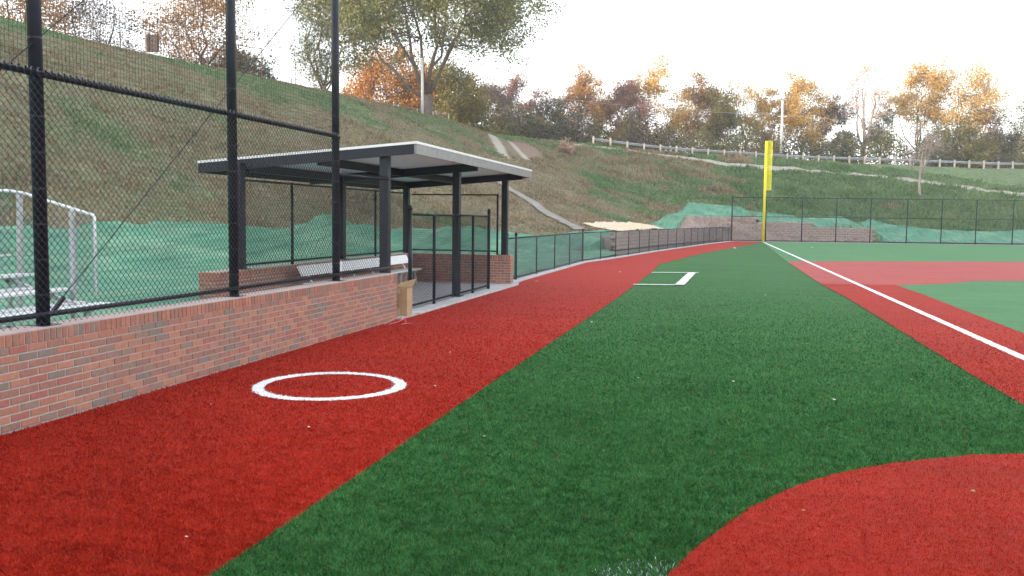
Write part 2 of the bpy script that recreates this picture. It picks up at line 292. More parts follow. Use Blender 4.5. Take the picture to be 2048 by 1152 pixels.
# ------------------------------------------------------------------ helpers
def tag(o, label=None, cat=None, group=None, kind=None):
    if label: o['label'] = label
    if cat: o['category'] = cat
    if group: o['group'] = group
    if kind: o['kind'] = kind
    return o
def empty(name, loc, label, cat, group=None):
    o = bpy.data.objects.new(name, None); C.objects.link(o); o.location = loc; o.empty_display_size = 0.3
    return tag(o, label, cat, group)
def link(name, me, mat, parent=None, loc=None, smooth=False):
    o = bpy.data.objects.new(name, me)
    if mat is not None and len(me.materials) == 0: me.materials.append(mat)
    if smooth: me.polygons.foreach_set('use_smooth', [True]*len(me.polygons))
    C.objects.link(o)
    if parent is not None: o.parent = parent
    if loc is not None: o.location = loc
    return o
def wloc(p):
    v = Vector((0, 0, 0))
    while p is not None: v += Vector(p.location); p = p.parent
    return v
class MB:
    def __init__(s): s.v = []; s.f = []
    def box(s, x0, x1, y0, y1, z0, z1):
        b = len(s.v)
        s.v += [(x0,y0,z0),(x1,y0,z0),(x1,y1,z0),(x0,y1,z0),(x0,y0,z1),(x1,y0,z1),(x1,y1,z1),(x0,y1,z1)]
        s.f += [tuple(b+i for i in q) for q in ((0,3,2,1),(4,5,6,7),(0,1,5,4),(1,2,6,5),(2,3,7,6),(3,0,4,7))]
        return s
    def hexa(s, bot, top):
        b = len(s.v); s.v += [tuple(p) for p in bot] + [tuple(p) for p in top]
        s.f += [tuple(b+i for i in q) for q in ((0,3,2,1),(4,5,6,7),(0,1,5,4),(1,2,6,5),(2,3,7,6),(3,0,4,7))]
        return s
    def tube(s, pts, rad, n=8, caps=True):
        pts = [Vector(p) for p in pts]
        rad = [float(rad)]*len(pts) if isinstance(rad, (int, float)) else [float(q) for q in rad]
        rings = []; ref = None
        for i, p in enumerate(pts):
            d = (pts[min(i+1, len(pts)-1)] - pts[max(i-1, 0)]).normalized()
            if ref is None:
                ref = Vector((0,0,1)) if abs(d.z) < 0.9 else Vector((1,0,0))
            u = ref - d*ref.dot(d)
            if u.length < 1e-6: u = d.orthogonal()
            u.normalize(); w = d.cross(u); ref = u
            b = len(s.v)
            for k in range(n):
                a = 2*math.pi*k/n
                s.v.append(tuple(p + rad[i]*(math.cos(a)*u + math.sin(a)*w)))
            rings.append(b)
        for a, b in zip(rings, rings[1:]):
            for k in range(n):
                s.f.append((a+k, a+(k+1)%n, b+(k+1)%n, b+k))
        if caps and n > 2:
            s.f.append(tuple(rings[0]+k for k in reversed(range(n)))); s.f.append(tuple(rings[-1]+k for k in range(n)))
        return s
    def bar(s, p, q, w, h, up=(0,0,1)):
        p, q = Vector(p), Vector(q); d = (q-p).normalized(); u = Vector(up); r = d.cross(u)
        if r.length < 1e-5: r = d.cross(Vector((1,0,0)))
        r.normalize(); u = r.cross(d)
        e = [(-w/2,-h/2),(w/2,-h/2),(w/2,h/2),(-w/2,h/2)]
        return s.hexa([p + r*a + u*b for a, b in e], [q + r*a + u*b for a, b in e])
    def build(s, name, mat, parent=None, loc=None, smooth=False, bevel=0):
        """vertices are given in world space; loc is the object's base when it stands alone"""
        o = wloc(parent) if parent is not None else Vector(loc or (0,0,0))
        me = bpy.data.meshes.new(name)
        me.from_pydata([(x-o.x, y-o.y, z-o.z) for x, y, z in s.v], [], s.f); me.update()
        ob = link(name, me, mat, parent, None if parent is not None else o, smooth)
        if bevel:
            bv = ob.modifiers.new('bevel', 'BEVEL'); bv.width = bevel; bv.segments = 2; bv.limit_method = 'ANGLE'
        return ob
def npmesh(name, V, F, mat, parent=None, loc=None):
    """V (n,3) world, F (m,k) with k 3 or 4"""
    o = wloc(parent) if parent is not None else Vector(loc or (0,0,0))
    V = np.asarray(V, np.float32) - np.array(o, np.float32); F = np.asarray(F, np.int32); k = F.shape[1]
    me = bpy.data.meshes.new(name)
    me.vertices.add(len(V)); me.vertices.foreach_set('co', V.ravel())
    me.loops.add(F.size); me.loops.foreach_set('vertex_index', F.ravel())
    me.polygons.add(len(F)); me.polygons.foreach_set('loop_start', np.arange(0, F.size, k, dtype=np.int32))
    me.update(calc_edges=True)
    return link(name, me, mat, parent, None if parent is not None else o)
def inpoly(x, y, poly):
    x = np.asarray(x, float); y = np.asarray(y, float); r = np.zeros(x.shape, bool); n = len(poly)
    for i in range(n):
        x0, y0 = poly[i][:2]; x1, y1 = poly[(i+1) % n][:2]
        if y0 == y1: continue
        c = ((y0 > y) != (y1 > y)) & (x < (x1-x0)*(y-y0)/(y1-y0) + x0)
        r ^= c
    return r
def sheet(name, poly, z, mat, kind='structure', rag=0.0, step=0.0, seed=1):
    """flat polygon; with rag its edge is broken up a little, as sewn turf is"""
    pts = [Vector((p[0], p[1])) for p in poly]
    if step:
        rg = random.Random(seed); out = []
        for a, b in zip(pts, pts[1:]+pts[:1]):
            n = max(1, int(min(400, (b-a).length/step))); nn = Vector((-(b-a).y, (b-a).x)).normalized()
            for i in range(n): out.append(a + (b-a)*i/n + nn*rg.uniform(-rag, rag))
        pts = out
    from mathutils.geometry import tessellate_polygon
    V3 = [Vector((p.x, p.y, z)) for p in pts]
    tris = tessellate_polygon([V3])
    me = bpy.data.meshes.new(name)
    fs = []
    for t in tris:
        a, b, c = (V3[i] for i in t)
        fs.append(t if (b-a).cross(c-a).z > 0 else (t[0], t[2], t[1]))
    me.from_pydata([tuple(v) for v in V3], [], fs); me.update()
    o = link(name, me, mat)
    if kind: o['kind'] = kind
    return o
# ------------------------------------------------------------------ lie of the land
def vnoise(x, y, seed=0):
    x = np.asarray(x, float); y = np.asarray(y, float)
    xi = np.floor(x).astype(np.int64); yi = np.floor(y).astype(np.int64); fx = x-xi; fy = y-yi
    fx = fx*fx*(3-2*fx); fy = fy*fy*(3-2*fy)
    def h(a, b):
        n = (a*374761393 + b*668265263 + seed*982451653) & 0x7fffffff
        n = ((n ^ (n >> 13))*1274126177) & 0x7fffffff
        return ((n ^ (n >> 16)) & 0xffff)/65535.0
    return (h(xi,yi)*(1-fx)+h(xi+1,yi)*fx)*(1-fy) + (h(xi,yi+1)*(1-fx)+h(xi+1,yi+1)*fx)*fy
# toe of the slope (x, y, height where the slope starts) and its crest
TOE = [(-18.5,-90,0),(-18.5,24,0),(-16.5,32,0),(-12,38.5,0),(-9.2,43,0.02),(-7.6,47.5,0.25),(-7.0,51.5,0.85),(-6.5,56,1.0),(-4.55,69.2,1.02),(-4.1,72.5,1.9),(-2.6,79.0,2.03),(1.6,80.0,2.0),(2.1,80.1,1.6),(6.2,81.0,1.6),
       (6.8,81.15,1.2),(11.4,82.2,1.15),(13.0,82.6,0.1),(23.5,84.8,0),(45,89.5,0),(120,106,0)]
CREST = [(-46,-90,13.6),(-44,30,13.2),(-42.3,44,13.1),(-40.8,52.7,12.8),(-38.6,57.4,12.5),(-36.5,64,12.6),(-33.3,73,12.3),(-28.8,81.5,11.3),(-26.9,88,10.6),(-23.9,97,10.7),
         (-16.2,100,10.2),(-10.7,102.4,9.6),(-3.4,106.3,9.2),(5.8,110.6,8.9),(17,115.5,8.7),(34,122.9,8.6),(60,134,8.4),(130,164,8.0)]
FIELD = [(p[0],p[1]) for p in TOE] + [(400,106),(400,-300),(-18.5,-300)]
LOW = [(p[0],p[1]) for p in CREST] + [(400,164),(400,-300),(-46,-300)]
PROF_S = [0, .08, .18, .32, .80, .92, 1.0]; PROF_H = [0, .035, .10, .24, .84, .95, 1.0]
def _dist(x, y, line):
    best = np.full(x.shape, 1e9); hz = np.zeros(x.shape)
    for a, b in zip(line, line[1:]):
        dx, dy = b[0]-a[0], b[1]-a[1]
        t = np.clip(((x-a[0])*dx + (y-a[1])*dy)/(dx*dx+dy*dy), 0, 1)
        d = np.hypot(x-a[0]-t*dx, y-a[1]-t*dy); k = d < best
        best = np.where(k, d, best); hz = np.where(k, a[2]+t*(b[2]-a[2]), hz)
    return best, hz
def land(x, y):
    """height of the ground; 0 on the flat field"""
    x = np.atleast_1d(np.asarray(x, float)); y = np.atleast_1d(np.asarray(y, float))
    d1, h0 = _dist(x, y, TOE); d2, h1 = _dist(x, y, CREST)
    s = d1/(d1+d2+1e-9)
    far = inpoly(x, y, [(-10,70),(130,98),(130,175),(-20,110)])
    p = np.interp(s, PROF_S, PROF_H)
    z = h0 + (h1-h0)*p
    amp = np.minimum(1, d1/6)*np.minimum(1, d2/4+0.25)
    z = z + amp*((vnoise(x/9, y/9, 3)-.5)*0.5 + (vnoise(x/3.1, y/3.1, 5)-.5)*0.16)
    out = ~inpoly(x, y, LOW)
    z = np.where(out, h1 - 0.02*d2 + (vnoise(x/7, y/7, 8)-.5)*0.2*np.minimum(1, d2/3), z)
    return np.where(inpoly(x, y, FIELD), 0.0, z)
def _axis(y0, y1, n): return np.linspace(y0, y1, n)
def hillside():
    xs = np.unique(np.concatenate([np.arange(-150,-60,6), np.arange(-60,-3,0.8), np.arange(-3,60,1.0), np.arange(60,160,6)]))
    ys = np.unique(np.concatenate([np.arange(-110,0,6), np.arange(0,20,2), np.arange(20,116,0.8), np.arange(116,170,3), np.arange(170,300,12)]))
    X, Y = np.meshgrid(xs, ys); x = X.ravel(); y = Y.ravel()
    z = land(x, y); ins = inpoly(x, y, FIELD); z = np.where(ins, -0.35, z)
    ny, nx = X.shape
    i = np.arange(ny*nx).reshape(ny, nx)
    F = np.stack([i[:-1,:-1], i[:-1,1:], i[1:,1:], i[1:,:-1]], -1).reshape(-1, 4)
    keep = ~(ins[F].all(1))
    o = npmesh('hillside', np.stack([x, y, z], 1), F[keep], M['hill'])
    o.data.polygons.foreach_set('use_smooth', [True]*len(o.data.polygons)); o['kind'] = 'structure'
hillside()
sheet('ground', [(-400,-300),(500,-300),(500,500),(-400,500)], -0.05, M['ground'])

# ------------------------------------------------------------------ turf, laid as separate pieces
Z0, Z1, Z2, Z3 = 0.0, 0.004, 0.008, 0.012
FOUL_A, FOUL_B = (2.25, 75.6), (4.02, -2.0)                       # the white line from the pole towards home
def foul_x(y): return FOUL_A[0] + (FOUL_B[0]-FOUL_A[0])*(y-FOUL_A[1])/(FOUL_B[1]-FOUL_A[1])
TRACK = [(-5.5,-6),(-5.52,14),(-5.5,22),(-5.72,24),(-5.76,35.2),(-5.5,38),(-4.85,43.5),(-3.2,57),(-1.7,68),(-0.25,76.4),(2.0,76.6),
         (1.9,73.2),(-0.1,59.5),(-1.75,46.9),(-2.86,35.0),(-2.66,29.5),(-2.5,19.5),(-2.46,8.7),(-2.42,5.3),(-2.38,-6)]
STRIP = [(2.37,26.3),(2.55,21.1),(2.71,10.8),(2.86,6.5),(3.05,-2),(5.1,-2),(4.7,9),(4.52,15.6),(4.50,23.3),(4.40,26.6)]
INFIELD = [(2.22,40.3),(2.37,26.3),(4.40,26.6),(5.2,27.2),(6.1,28.0),(7.05,29.5),(8.7,30.3),(14,31.9),(22,33.6),(40,37),(40,52),(24,49.6),(13.0,45.5),(7.2,42.9)]
OUTFIELD = [(2.22,76.2),(2.22,40.3),(7.2,42.9),(13,45.5),(24,49.6),(40,52),(70,58),(70,91.5),(23.1,81.2)]
INGRASS = [(4.40,26.6),(4.50,23.3),(4.52,15.6),(4.7,9),(60,9),(60,42),(40,37),(22,33.6),(14,31.9),(8.7,30.3),(7.05,29.5),(6.1,28.0),(5.2,27.2)]
HOME = [(-0.45,3.2),(-0.34,3.85),(-0.26,4.3),(-0.13,4.77),(0.0,5.1),(0.14,5.45),(0.36,5.87),(0.58,6.2),(0.83,6.48),(1.1,6.74),(1.41,6.96),(1.78,7.2),(2.18,7.36),(2.62,7.47),(3.1,7.5),(5,7.2),(7,6),(8,3),(7.6,-1),(2,-3),(0,-1)]
sheet('turf', [(-5.5,-8),(2.6,-8),(60,-8),(70,91.5),(23.1,81.2),(-0.25,76.4),(-5.5,38)], -0.004, M['green_turf'])
sheet('outfield_turf', OUTFIELD, Z0+0.001, M['pale_green_turf'], rag=0.01, step=0.4)
sheet('infield_grass_turf', INGRASS, Z0+0.001, M['pale_green_turf'], rag=0.008, step=0.25)
sheet('warning_track_turf', TRACK, Z1, M['red_turf'], rag=0.010, step=0.10)
sheet('infield_turf', INFIELD, Z1, M['pale_red_turf'], rag=0.010, step=0.25)
sheet('baseline_turf', STRIP, Z2, M['red_turf'], rag=0.010, step=0.10)
sheet('home_plate_turf', HOME, Z3, M['red_turf'], rag=0.010, step=0.06)
LINE = [(foul_x(y)-0.07, y) for y in np.arange(75.6, -2, -1.0)]
LINE = LINE + [(x+0.14, y) for x, y in reversed(LINE)]
sheet('foul_line', LINE, Z3+0.004, M['white_turf'], rag=0.010, step=0.08)
RC, RO, RI = (-4.0, 8.28), 0.775, 0.650
def ring():
    rg = random.Random(5); n = 260; v = []; f = []
    for i in range(n):
        a = 2*math.pi*i/n; w = 0.012*math.sin(3*a+1)
        ro = RO + w + rg.uniform(-.012,.012); ri = RI + w*0.5 + 0.012*math.sin(2*a) + rg.uniform(-.012,.012)
        v += [(RC[0]+ro*math.cos(a), RC[1]+ro*math.sin(a), Z2+0.002), (RC[0]+ri*math.cos(a), RC[1]+ri*math.sin(a), Z2+0.002)]
    for i in range(n):
        j = (i+1) % n; f.append((2*i, 2*j, 2*j+1, 2*i+1))
    o = npmesh('on_deck_circle', v, [tuple(reversed(q)) for q in f], M['white_turf']); o['kind'] = 'structure'
    me = o.data; me.flip_normals() if me.polygons[0].normal.z < 0 else None
ring()
BOXA = [[(-2.60,23.54),(-1.30,23.90),(-1.30,24.08),(-2.60,23.72)], [(-2.62,29.14),(-1.15,29.70),(-1.15,29.92),(-2.62,29.35)]]
BOXB = [(-1.53,23.85),(-1.28,23.98),(-1.22,29.80),(-1.46,29.70)]
for q in BOXA + [BOXB]:
    sheet('bullpen_line', q, Z1+.022, M['white_turf'], rag=0.012, step=0.06)
sheet('worn_turf_patch', [(-0.62,4.22),(-0.50,4.44),(-0.36,4.49),(-0.22,4.46),(-0.24,4.3),(-0.36,3.6),(-0.62,3.6)], Z0+0.003, M['faded_turf'], rag=0.02, step=0.03)

def fibres():
    """upright turf fibres near enough to be told from a flat sheet, one object per colour"""
    rg = np.random.default_rng(4)
    n = 900000
    # fibre density falls away with distance, fading into the flat sheet
    u = rg.uniform(size=n); r = 3.3*np.power(1 - u*(1-math.pow(45/3.3, -1.15)), -1/1.15)
    r = r[r < 30]; n = len(r); fade = np.clip((30-r)/17, 0, 1)
    a = rg.uniform(-R(33), R(33), n) - YAW
    x, y = r*np.sin(a), r*np.cos(a); P = np.stack([x, y], 1)
    W = .0056*np.power(r/3.3, .72)*rg.uniform(.7,1.3,n)*fade; Hh = .019*np.power(r/3.3, .15)*rg.uniform(.5,1.2,n)*(.25+.75*fade)
    jx = x + rg.normal(0, .006, len(x)); jy = y + rg.normal(0, .006, len(x))
    track = inpoly(jx, jy, TRACK); strip = inpoly(jx, jy, STRIP); home = inpoly(jx, jy, HOME)
    green = inpoly(jx, jy, [(-5.5,-8),(2.6,-8),(2.9,6.5),(2.55,21.1),(2.3,40),(2.2,76),(-.2,76),(-5.5,38)])
    rr = np.hypot(jx-RC[0], jy-RC[1]); white = (rr < RO) & (rr > RI)
    white |= inpoly(jx, jy, LINE)
    for q in BOXA + [BOXB]: white |= inpoly(jx, jy, q)
    worn = inpoly(jx, jy, [(-0.62,4.22),(-0.50,4.44),(-0.36,4.49),(-0.22,4.46),(-0.24,4.3),(-0.36,3.6),(-0.62,3.6)]) & ~home & (rg.uniform(size=len(x)) < .05)
    white |= worn
    pale = inpoly(x, y, INGRASS) | inpoly(x, y, INFIELD) | inpoly(x, y, OUTFIELD)
    red = (track | strip | home) & ~white
    green = green & ~white & ~red & ~pale
    stray = rg.uniform(size=len(x)) < 0.004
    swap = stray & (green | red); red, green = np.where(swap & green, True, np.where(swap & red, False, red)), np.where(swap & red, False, np.where(swap & green, False, green))
    for sel, m, nm, lab in ((green, 'green_fibre', 'turf_fibres', 'dark green artificial turf pile of the foul territory'), (red, 'red_fibre', 'turf_fibres', 'brick red artificial turf pile of the track and home plate area'), (white, 'white_fibre', 'turf_fibres', 'white turf pile of the painted circle and lines')):
        px, py, w, h = x[sel], y[sel], W[sel], Hh[sel]; n = len(px)
        # pile lies over in drifting directions
        th = 6.28*vnoise(px/0.07, py/0.07, 11)*1.3 + rg.normal(0, 1.0, n); lean = rg.uniform(.2, 1.5, n)
        ph = rg.uniform(0, 6.283, n)
        ux, uy = np.cos(ph)*w/2, np.sin(ph)*w/2
        z0 = np.zeros(n)
        a = np.stack([px-ux, py-uy, z0], 1); b = np.stack([px+ux, py+uy, z0], 1)
        c = np.stack([px+np.cos(th)*lean*h, py+np.sin(th)*lean*h, h*(1.05-0.35*lean)+.006], 1)
        V = np.stack([a, b, c], 1).reshape(-1, 3); F = np.arange(3*n).reshape(-1, 3)
        o = npmesh(nm, V, F, M[m]); o['kind'] = 'stuff'
fibres()

# ------------------------------------------------------------------ erosion blankets, sand, flume, paths on the slope
def drape_strip(name, inner, outer, rows, mat, lift, label=None, cat=None, kind=None, rag=0.0, step=0.3, seed=1, thick=0.0):
    """loft between two ground lines, laid over the land"""
    def resample(l, n):
        l = np.array([p[:2] for p in l], float); d = np.concatenate([[0], np.cumsum(np.hypot(*np.diff(l, axis=0).T))])
        t = np.linspace(0, d[-1], n); return np.stack([np.interp(t, d, l[:,0]), np.interp(t, d, l[:,1])], 1)
    ln = sum(math.hypot(a[0]-b[0], a[1]-b[1]) for a, b in zip(outer, outer[1:])); n = max(3, int(ln/step))
    a = resample(inner, n); b = resample(outer, n); rg = np.random.default_rng(seed)
    nn = (b-a)/(np.linalg.norm(b-a, axis=1)[:,None]+1e-6)
    jit = (np.convolve(rg.normal(0, 1, n+4), [.2,.25,.3,.25], 'same')[2:-2])[:, None]
    b = b + nn*rag*jit; a = a - nn*rag*0.3*rg.normal(0, 1, (n,1))
    t = np.linspace(0, 1, rows)[None,:,None]
    P = a[:,None,:]*(1-t) + b[:,None,:]*t
    x, y = P[...,0].ravel(), P[...,1].ravel()
    z = land(x, y) + lift + (vnoise(x*1.3, y*1.3, 21)-.5)*lift*0.8
    i = np.arange(n*rows).reshape(n, rows)
    F = np.stack([i[:-1,:-1], i[1:,:-1], i[1:,1:], i[:-1,1:]], -1).reshape(-1, 4)
    V = np.stack([x, y, z], 1)
    c = V[F[0]]; nz = np.cross(c[1]-c[0], c[2]-c[0])[2]
    if nz < 0: F = F[:, ::-1]
    if thick:                                      # turn the edges down so that it has a side
        per = np.concatenate([i[:,0], i[-1,1:], i[::-1,-1][1:], i[0,::-1][1:-1]])
        lo = V[per] - np.array([0,0,thick]); base = len(V); V = np.concatenate([V, lo]); m = len(per); k = np.arange(m); k2 = (k+1) % m
        F = np.concatenate([F, np.stack([per[k], per[k2], base+k2, base+k], 1)])
    o = npmesh(name, V, F, mat)
    o.data.polygons.foreach_set('use_smooth', [True]*len(o.data.polygons))
    return tag(o, label, cat, kind=kind)
BL = [(-21.5,-12),(-22.3,0),(-23.3,12),(-23.07, 22.61), (-23.05, 23.75), (-22.76, 25.13), (-22.28, 26.21), (-22.38, 27.3), (-22.14, 28.64), (-21.82, 29.01), (-22.05, 30.58), (-21.6, 31.27), (-21.49, 32.55), (-21.22, 33.44), (-20.56, 34.19), (-19.43, 35.88), (-19.25, 37.33), (-19.38, 38.95), (-19.22, 40.03), (-18.44, 39.73), (-17.8, 39.8), (-17.23, 40.49), (-16.37, 40.3), (-15.74, 41.3), (-14.86, 43.22), (-14.66, 44.23), (-13.89, 45.84), (-13.24, 45.93), (-12.12, 46.75), (-10.92, 47.25), (-9.78, 48.93), (-8.92, 50.01), (-7.6, 53.5), (-6.75, 54.6)]
BLI = [(-8.75,-12),(-8.8,0),(-8.8,10),(-8.8,22.6),(-6.2,23.3),(-6.1,30),(-6.15,35.2),(-5.9,38),(-5.6,41),(-5.7,44.5),(-6.6,47.5),(-6.9,49.5),(-6.6,53)]
drape_strip('erosion_blanket', BLI, BL, 60, M['blanket'], 0.05, 'green erosion blanket pegged over the foot of the hill behind the dugout', 'erosion blanket', rag=0.22, seed=2)
sheet('ground_cover_sheet', [(-9.4,-12),(-5.83,-12),(-5.83,13.0),(-9.4,13.0)], 0.006, M['blanket'])
BR = [(-6.2, 67.2), (-6.3, 70.0), (-5.3, 72.93), (-4.81, 81.26), (-4.41, 85.09), (-3.32, 85.44), (-1.48, 85.29), (-0.43, 85.4), (1.24, 85.49), (3.04, 85.55), (4.81, 85.46), (7.65, 87.4), (10.7, 89.8), (12.6, 91.0), (14.22, 89.59), (17.1, 89.0), (19.26, 89.2), (22.03, 90.2), (23.84, 90.8), (26.22, 92.35), (34,94.5),(48,98)]
BRI = [(-5.0,65.8),(-4.55,69),(-3.9,72),(-2.7,78.9),(0,79.6),(3,80.3),(6.3,81.0),(9,81.8),(11.4,82.25),(13,82.1),(18,83.0),(23.5,84.2),(34,86.4),(48,89.4)]
drape_strip('erosion_blanket', BRI, BR, 22, M['blanket'], 0.06, 'green erosion blanket on the bank above the grey block retaining wall', 'erosion blanket', rag=0.20, seed=3)
SAND_O = [(-9.3, 55.2),(-9.12, 56.8), (-8.51, 60.0), (-7.6, 65.0), (-6.9, 67.6),(-6.2,67.6)]
SAND_I = [(-7.4, 53.6),(-6.7, 54.6), (-6.2, 58.5), (-5.75, 61.5), (-5.3,64.5), (-5.0, 66.2)]
drape_strip('straw_mulch', SAND_I, SAND_O, 14, M['straw'], 0.09, 'pale straw mulch patch spread above the left end of the block wall', 'straw mulch', rag=0.25, seed=4)
FU = [(-20.94, 67.0), (-19.94, 66.2), (-18.0, 64.4), (-16.2, 62.7), (-14.8, 61.4), (-12.5, 58.4), (-10.2, 54.9), (-8.4, 51.9)]
FL = [(-21.3, 66.3), (-20.3, 65.5), (-18.4, 63.7), (-16.75, 61.85), (-15.5, 60.6), (-13.3, 57.8), (-11.1, 54.4), (-9.1, 51.0)]
drape_strip('drainage_flume', FL, FU, 4, M['flume_concrete'], 0.10, 'grey concrete drainage flume running straight down the brown hillside', 'flume', thick=0.3)
TR = [(-18.32, 95.87), (-15.81, 97.42), (-13.05, 99.4), (-8.88, 100.9), (-6.26, 101.7), (-3.53, 102.4), (-1.09, 101.79), (1.35, 102.7), (4.31, 103.21), (6.32, 104.01), (9.73, 105.4), (13.41, 106.0), (17.08, 106.23), (19.21, 106.28), (23.45, 106.14), (26.73, 105.6), (29.62, 105.2), (32.98, 104.83), (45,103.5)]
wid = [.2,.25,.6,.9,1.1,1.2,1.0,1.3,1.2,1.0,.65,.5,.65,.75,.7,.75,.85,.85,.85]
drape_strip('path', [(x, y-w) for (x, y), w in zip(TR, wid)], [(x, y+w*.6) for (x, y), w in zip(TR, wid)], 4, M['path_gravel'], 0.05, kind='structure', rag=0.55, seed=6)

def hill_grass():
    rg = np.random.default_rng(9)
    out = {'brown': [], 'green': []}
    n = 190000
    a = rg.uniform(-R(32), R(32), n) - YAW; r = 22 + (112-22)*rg.uniform(size=n)**0.8
    x, y = r*np.sin(a), r*np.cos(a)
    ok = ~inpoly(x, y, FIELD) & inpoly(x, y, LOW)
    bl = BL + BLI[::-1]; br = BR + BRI[::-1]; sd = SAND_O + SAND_I[::-1]; fl = FU + FL[::-1]
    tr = [(px, py-w) for (px, py), w in zip(TR, wid)] + [(px, py+w*.6) for (px, py), w in reversed(list(zip(TR, wid)))]
    dt = [(-22.6,79.5),(-21,76.2),(-19.71,73.7),(-18.7,75.2),(-18.06,77.9),(-18.6,86),(-19.8,88.5),(-21.3,89.5),(-22.6,88),(-23.6,85)]
    for q in (bl, br, sd, fl, tr, dt): ok &= ~inpoly(x, y, q)
    x, y = x[ok], y[ok]; z = land(x, y); n = len(x)
    g = np.clip(np.maximum(0.030*x + 0.0125*y - 0.42, (z-6.5)/5.5*0.60), 0, 1.2); g = np.maximum(g, np.clip((56-y)/22, 0, 1)*0.27) - 0.5 + (vnoise(x/5, y/5, 31)-.5)*1.5 + (vnoise(x/1.7, y/1.7, 33)-.5)*0.6
    green = g > 0
    bank = np.clip((0.03*x + 0.0125*y - 0.42)*1.2, 0, 1)
    clump = np.clip(vnoise(x/1.3, y/1.3, 35)*1.6-.35, 0.1, 1.2)
    h = (0.13 + 0.22*bank)*(0.5+clump)*rg.uniform(.6,1.3,n); w = 0.04 + 0.04*bank*rg.uniform(.5,1.2,n)
    for key, sel in (('brown', ~green), ('green', green)):
        X, Y, Zz, hh, ww = x[sel], y[sel], z[sel]-.02, h[sel], w[sel]; Vs = []
        for k in range(3):
            m = len(X); ph = rg.uniform(0, 6.283, m); th = rg.uniform(0, 6.283, m); ln = rg.uniform(.2,.9,m)
            ox, oy = rg.normal(0,.07,m), rg.normal(0,.07,m); ux, uy = np.cos(ph)*ww, np.sin(ph)*ww
            Vs.append(np.stack([np.stack([X+ox-ux, Y+oy-uy, Zz], 1), np.stack([X+ox+ux, Y+oy+uy, Zz], 1), np.stack([X+ox+np.cos(th)*ln*hh, Y+oy+np.sin(th)*ln*hh, Zz+hh], 1)], 1).reshape(-1,3))
        V = np.concatenate(Vs)
        o = npmesh('hill_grass', V, np.arange(len(V)).reshape(-1,3), M['hill_blade_'+key]); o['kind'] = 'stuff'
hill_grass()

# ------------------------------------------------------------------ concrete
mb = MB(); mb.box(-8.62, -5.45, 14.06, 22.42, -0.1, 0.05); mb.box(-8.62, -5.85, 12.95, 14.059, -0.1, 0.05); mb.build('dugout_slab', M['concrete'], None, (-7,18,0))['kind'] = 'structure'
LOWF = [(-5.88,22.75),(-5.90,35.0),(-5.45,38.2),(-5.0,42.0),(-4.3,49.0),(-3.2,57.3),(-1.85,67.8),(-0.32,76.4)]
FARF = [(-0.32,76.4),(23.4,81.35),(47.0,86.3)]
def along(line, s):
    for a, b in zip(line, line[1:]):
        d = math.hypot(b[0]-a[0], b[1]-a[1])
        if s <= d: return (a[0]+(b[0]-a[0])*s/d, a[1]+(b[1]-a[1])*s/d)
        s -= d
    return line[-1][:2]
def length(line): return sum(math.hypot(b[0]-a[0], b[1]-a[1]) for a, b in zip(line, line[1:]))
def kerb(name, line, off0, off1, z):
    mb = MB()
    for a, b in zip(line, line[1:]):
        d = Vector((b[0]-a[0], b[1]-a[1], 0)).normalized(); n = Vector((d.y, -d.x, 0))
        A, B = Vector((a[0], a[1], 0)), Vector((b[0], b[1], 0))
        mb.hexa([A+n*off0+Vector((0,0,-.1)), A+n*off1+Vector((0,0,-.1)), B+n*off1+Vector((0,0,-.1)), B+n*off0+Vector((0,0,-.1))],
                [A+n*off0+Vector((0,0,z)), A+n*off1+Vector((0,0,z)), B+n*off1+Vector((0,0,z)), B+n*off0+Vector((0,0,z))])
    mb.build(name, M['concrete'], None, (line[0][0], line[0][1], 0))['kind'] = 'structure'
kerb('kerb', LOWF, -0.14, 0.17, 0.045)
kerb('kerb', FARF, -0.15, 0.12, 0.03)

# ------------------------------------------------------------------ brick walls
BM = {}
def brick_mesh(L, W, Hh, key):
    if key not in BM:
        k = 0.004; mb = MB()                          # arrises knocked off
        x, y, z = L/2, W/2, Hh/2
        me = bpy.data.meshes.new('brick')
        v = [(-x,-y+k,-z+k),(x,-y+k,-z+k),(x,-y+k,z-k),(-x,-y+k,z-k),(-x+k,-y,-z+k),(x-k,-y,-z+k),(x-k,-y,z-k),(-x+k,-y,z-k),
             (-x,y,-z),(x,y,-z),(x,y,z),(-x,y,z),(-x,-y+k,-z),(x,-y+k,-z),(x,-y+k,z),(-x,-y+k,z)]
        f = [(4,5,6,7),(0,4,7,3),(5,1,2,6),(12,13,5,4),(7,6,14,15),(8,12,15,11),(13,9,10,14),(12,8,9,13),(15,14,10,11),(9,8,11,10)]
        me.from_pydata(v, [], f); me.validate(); me.update(); me.materials.append(M['brick']); BM[key] = me
    return BM[key]
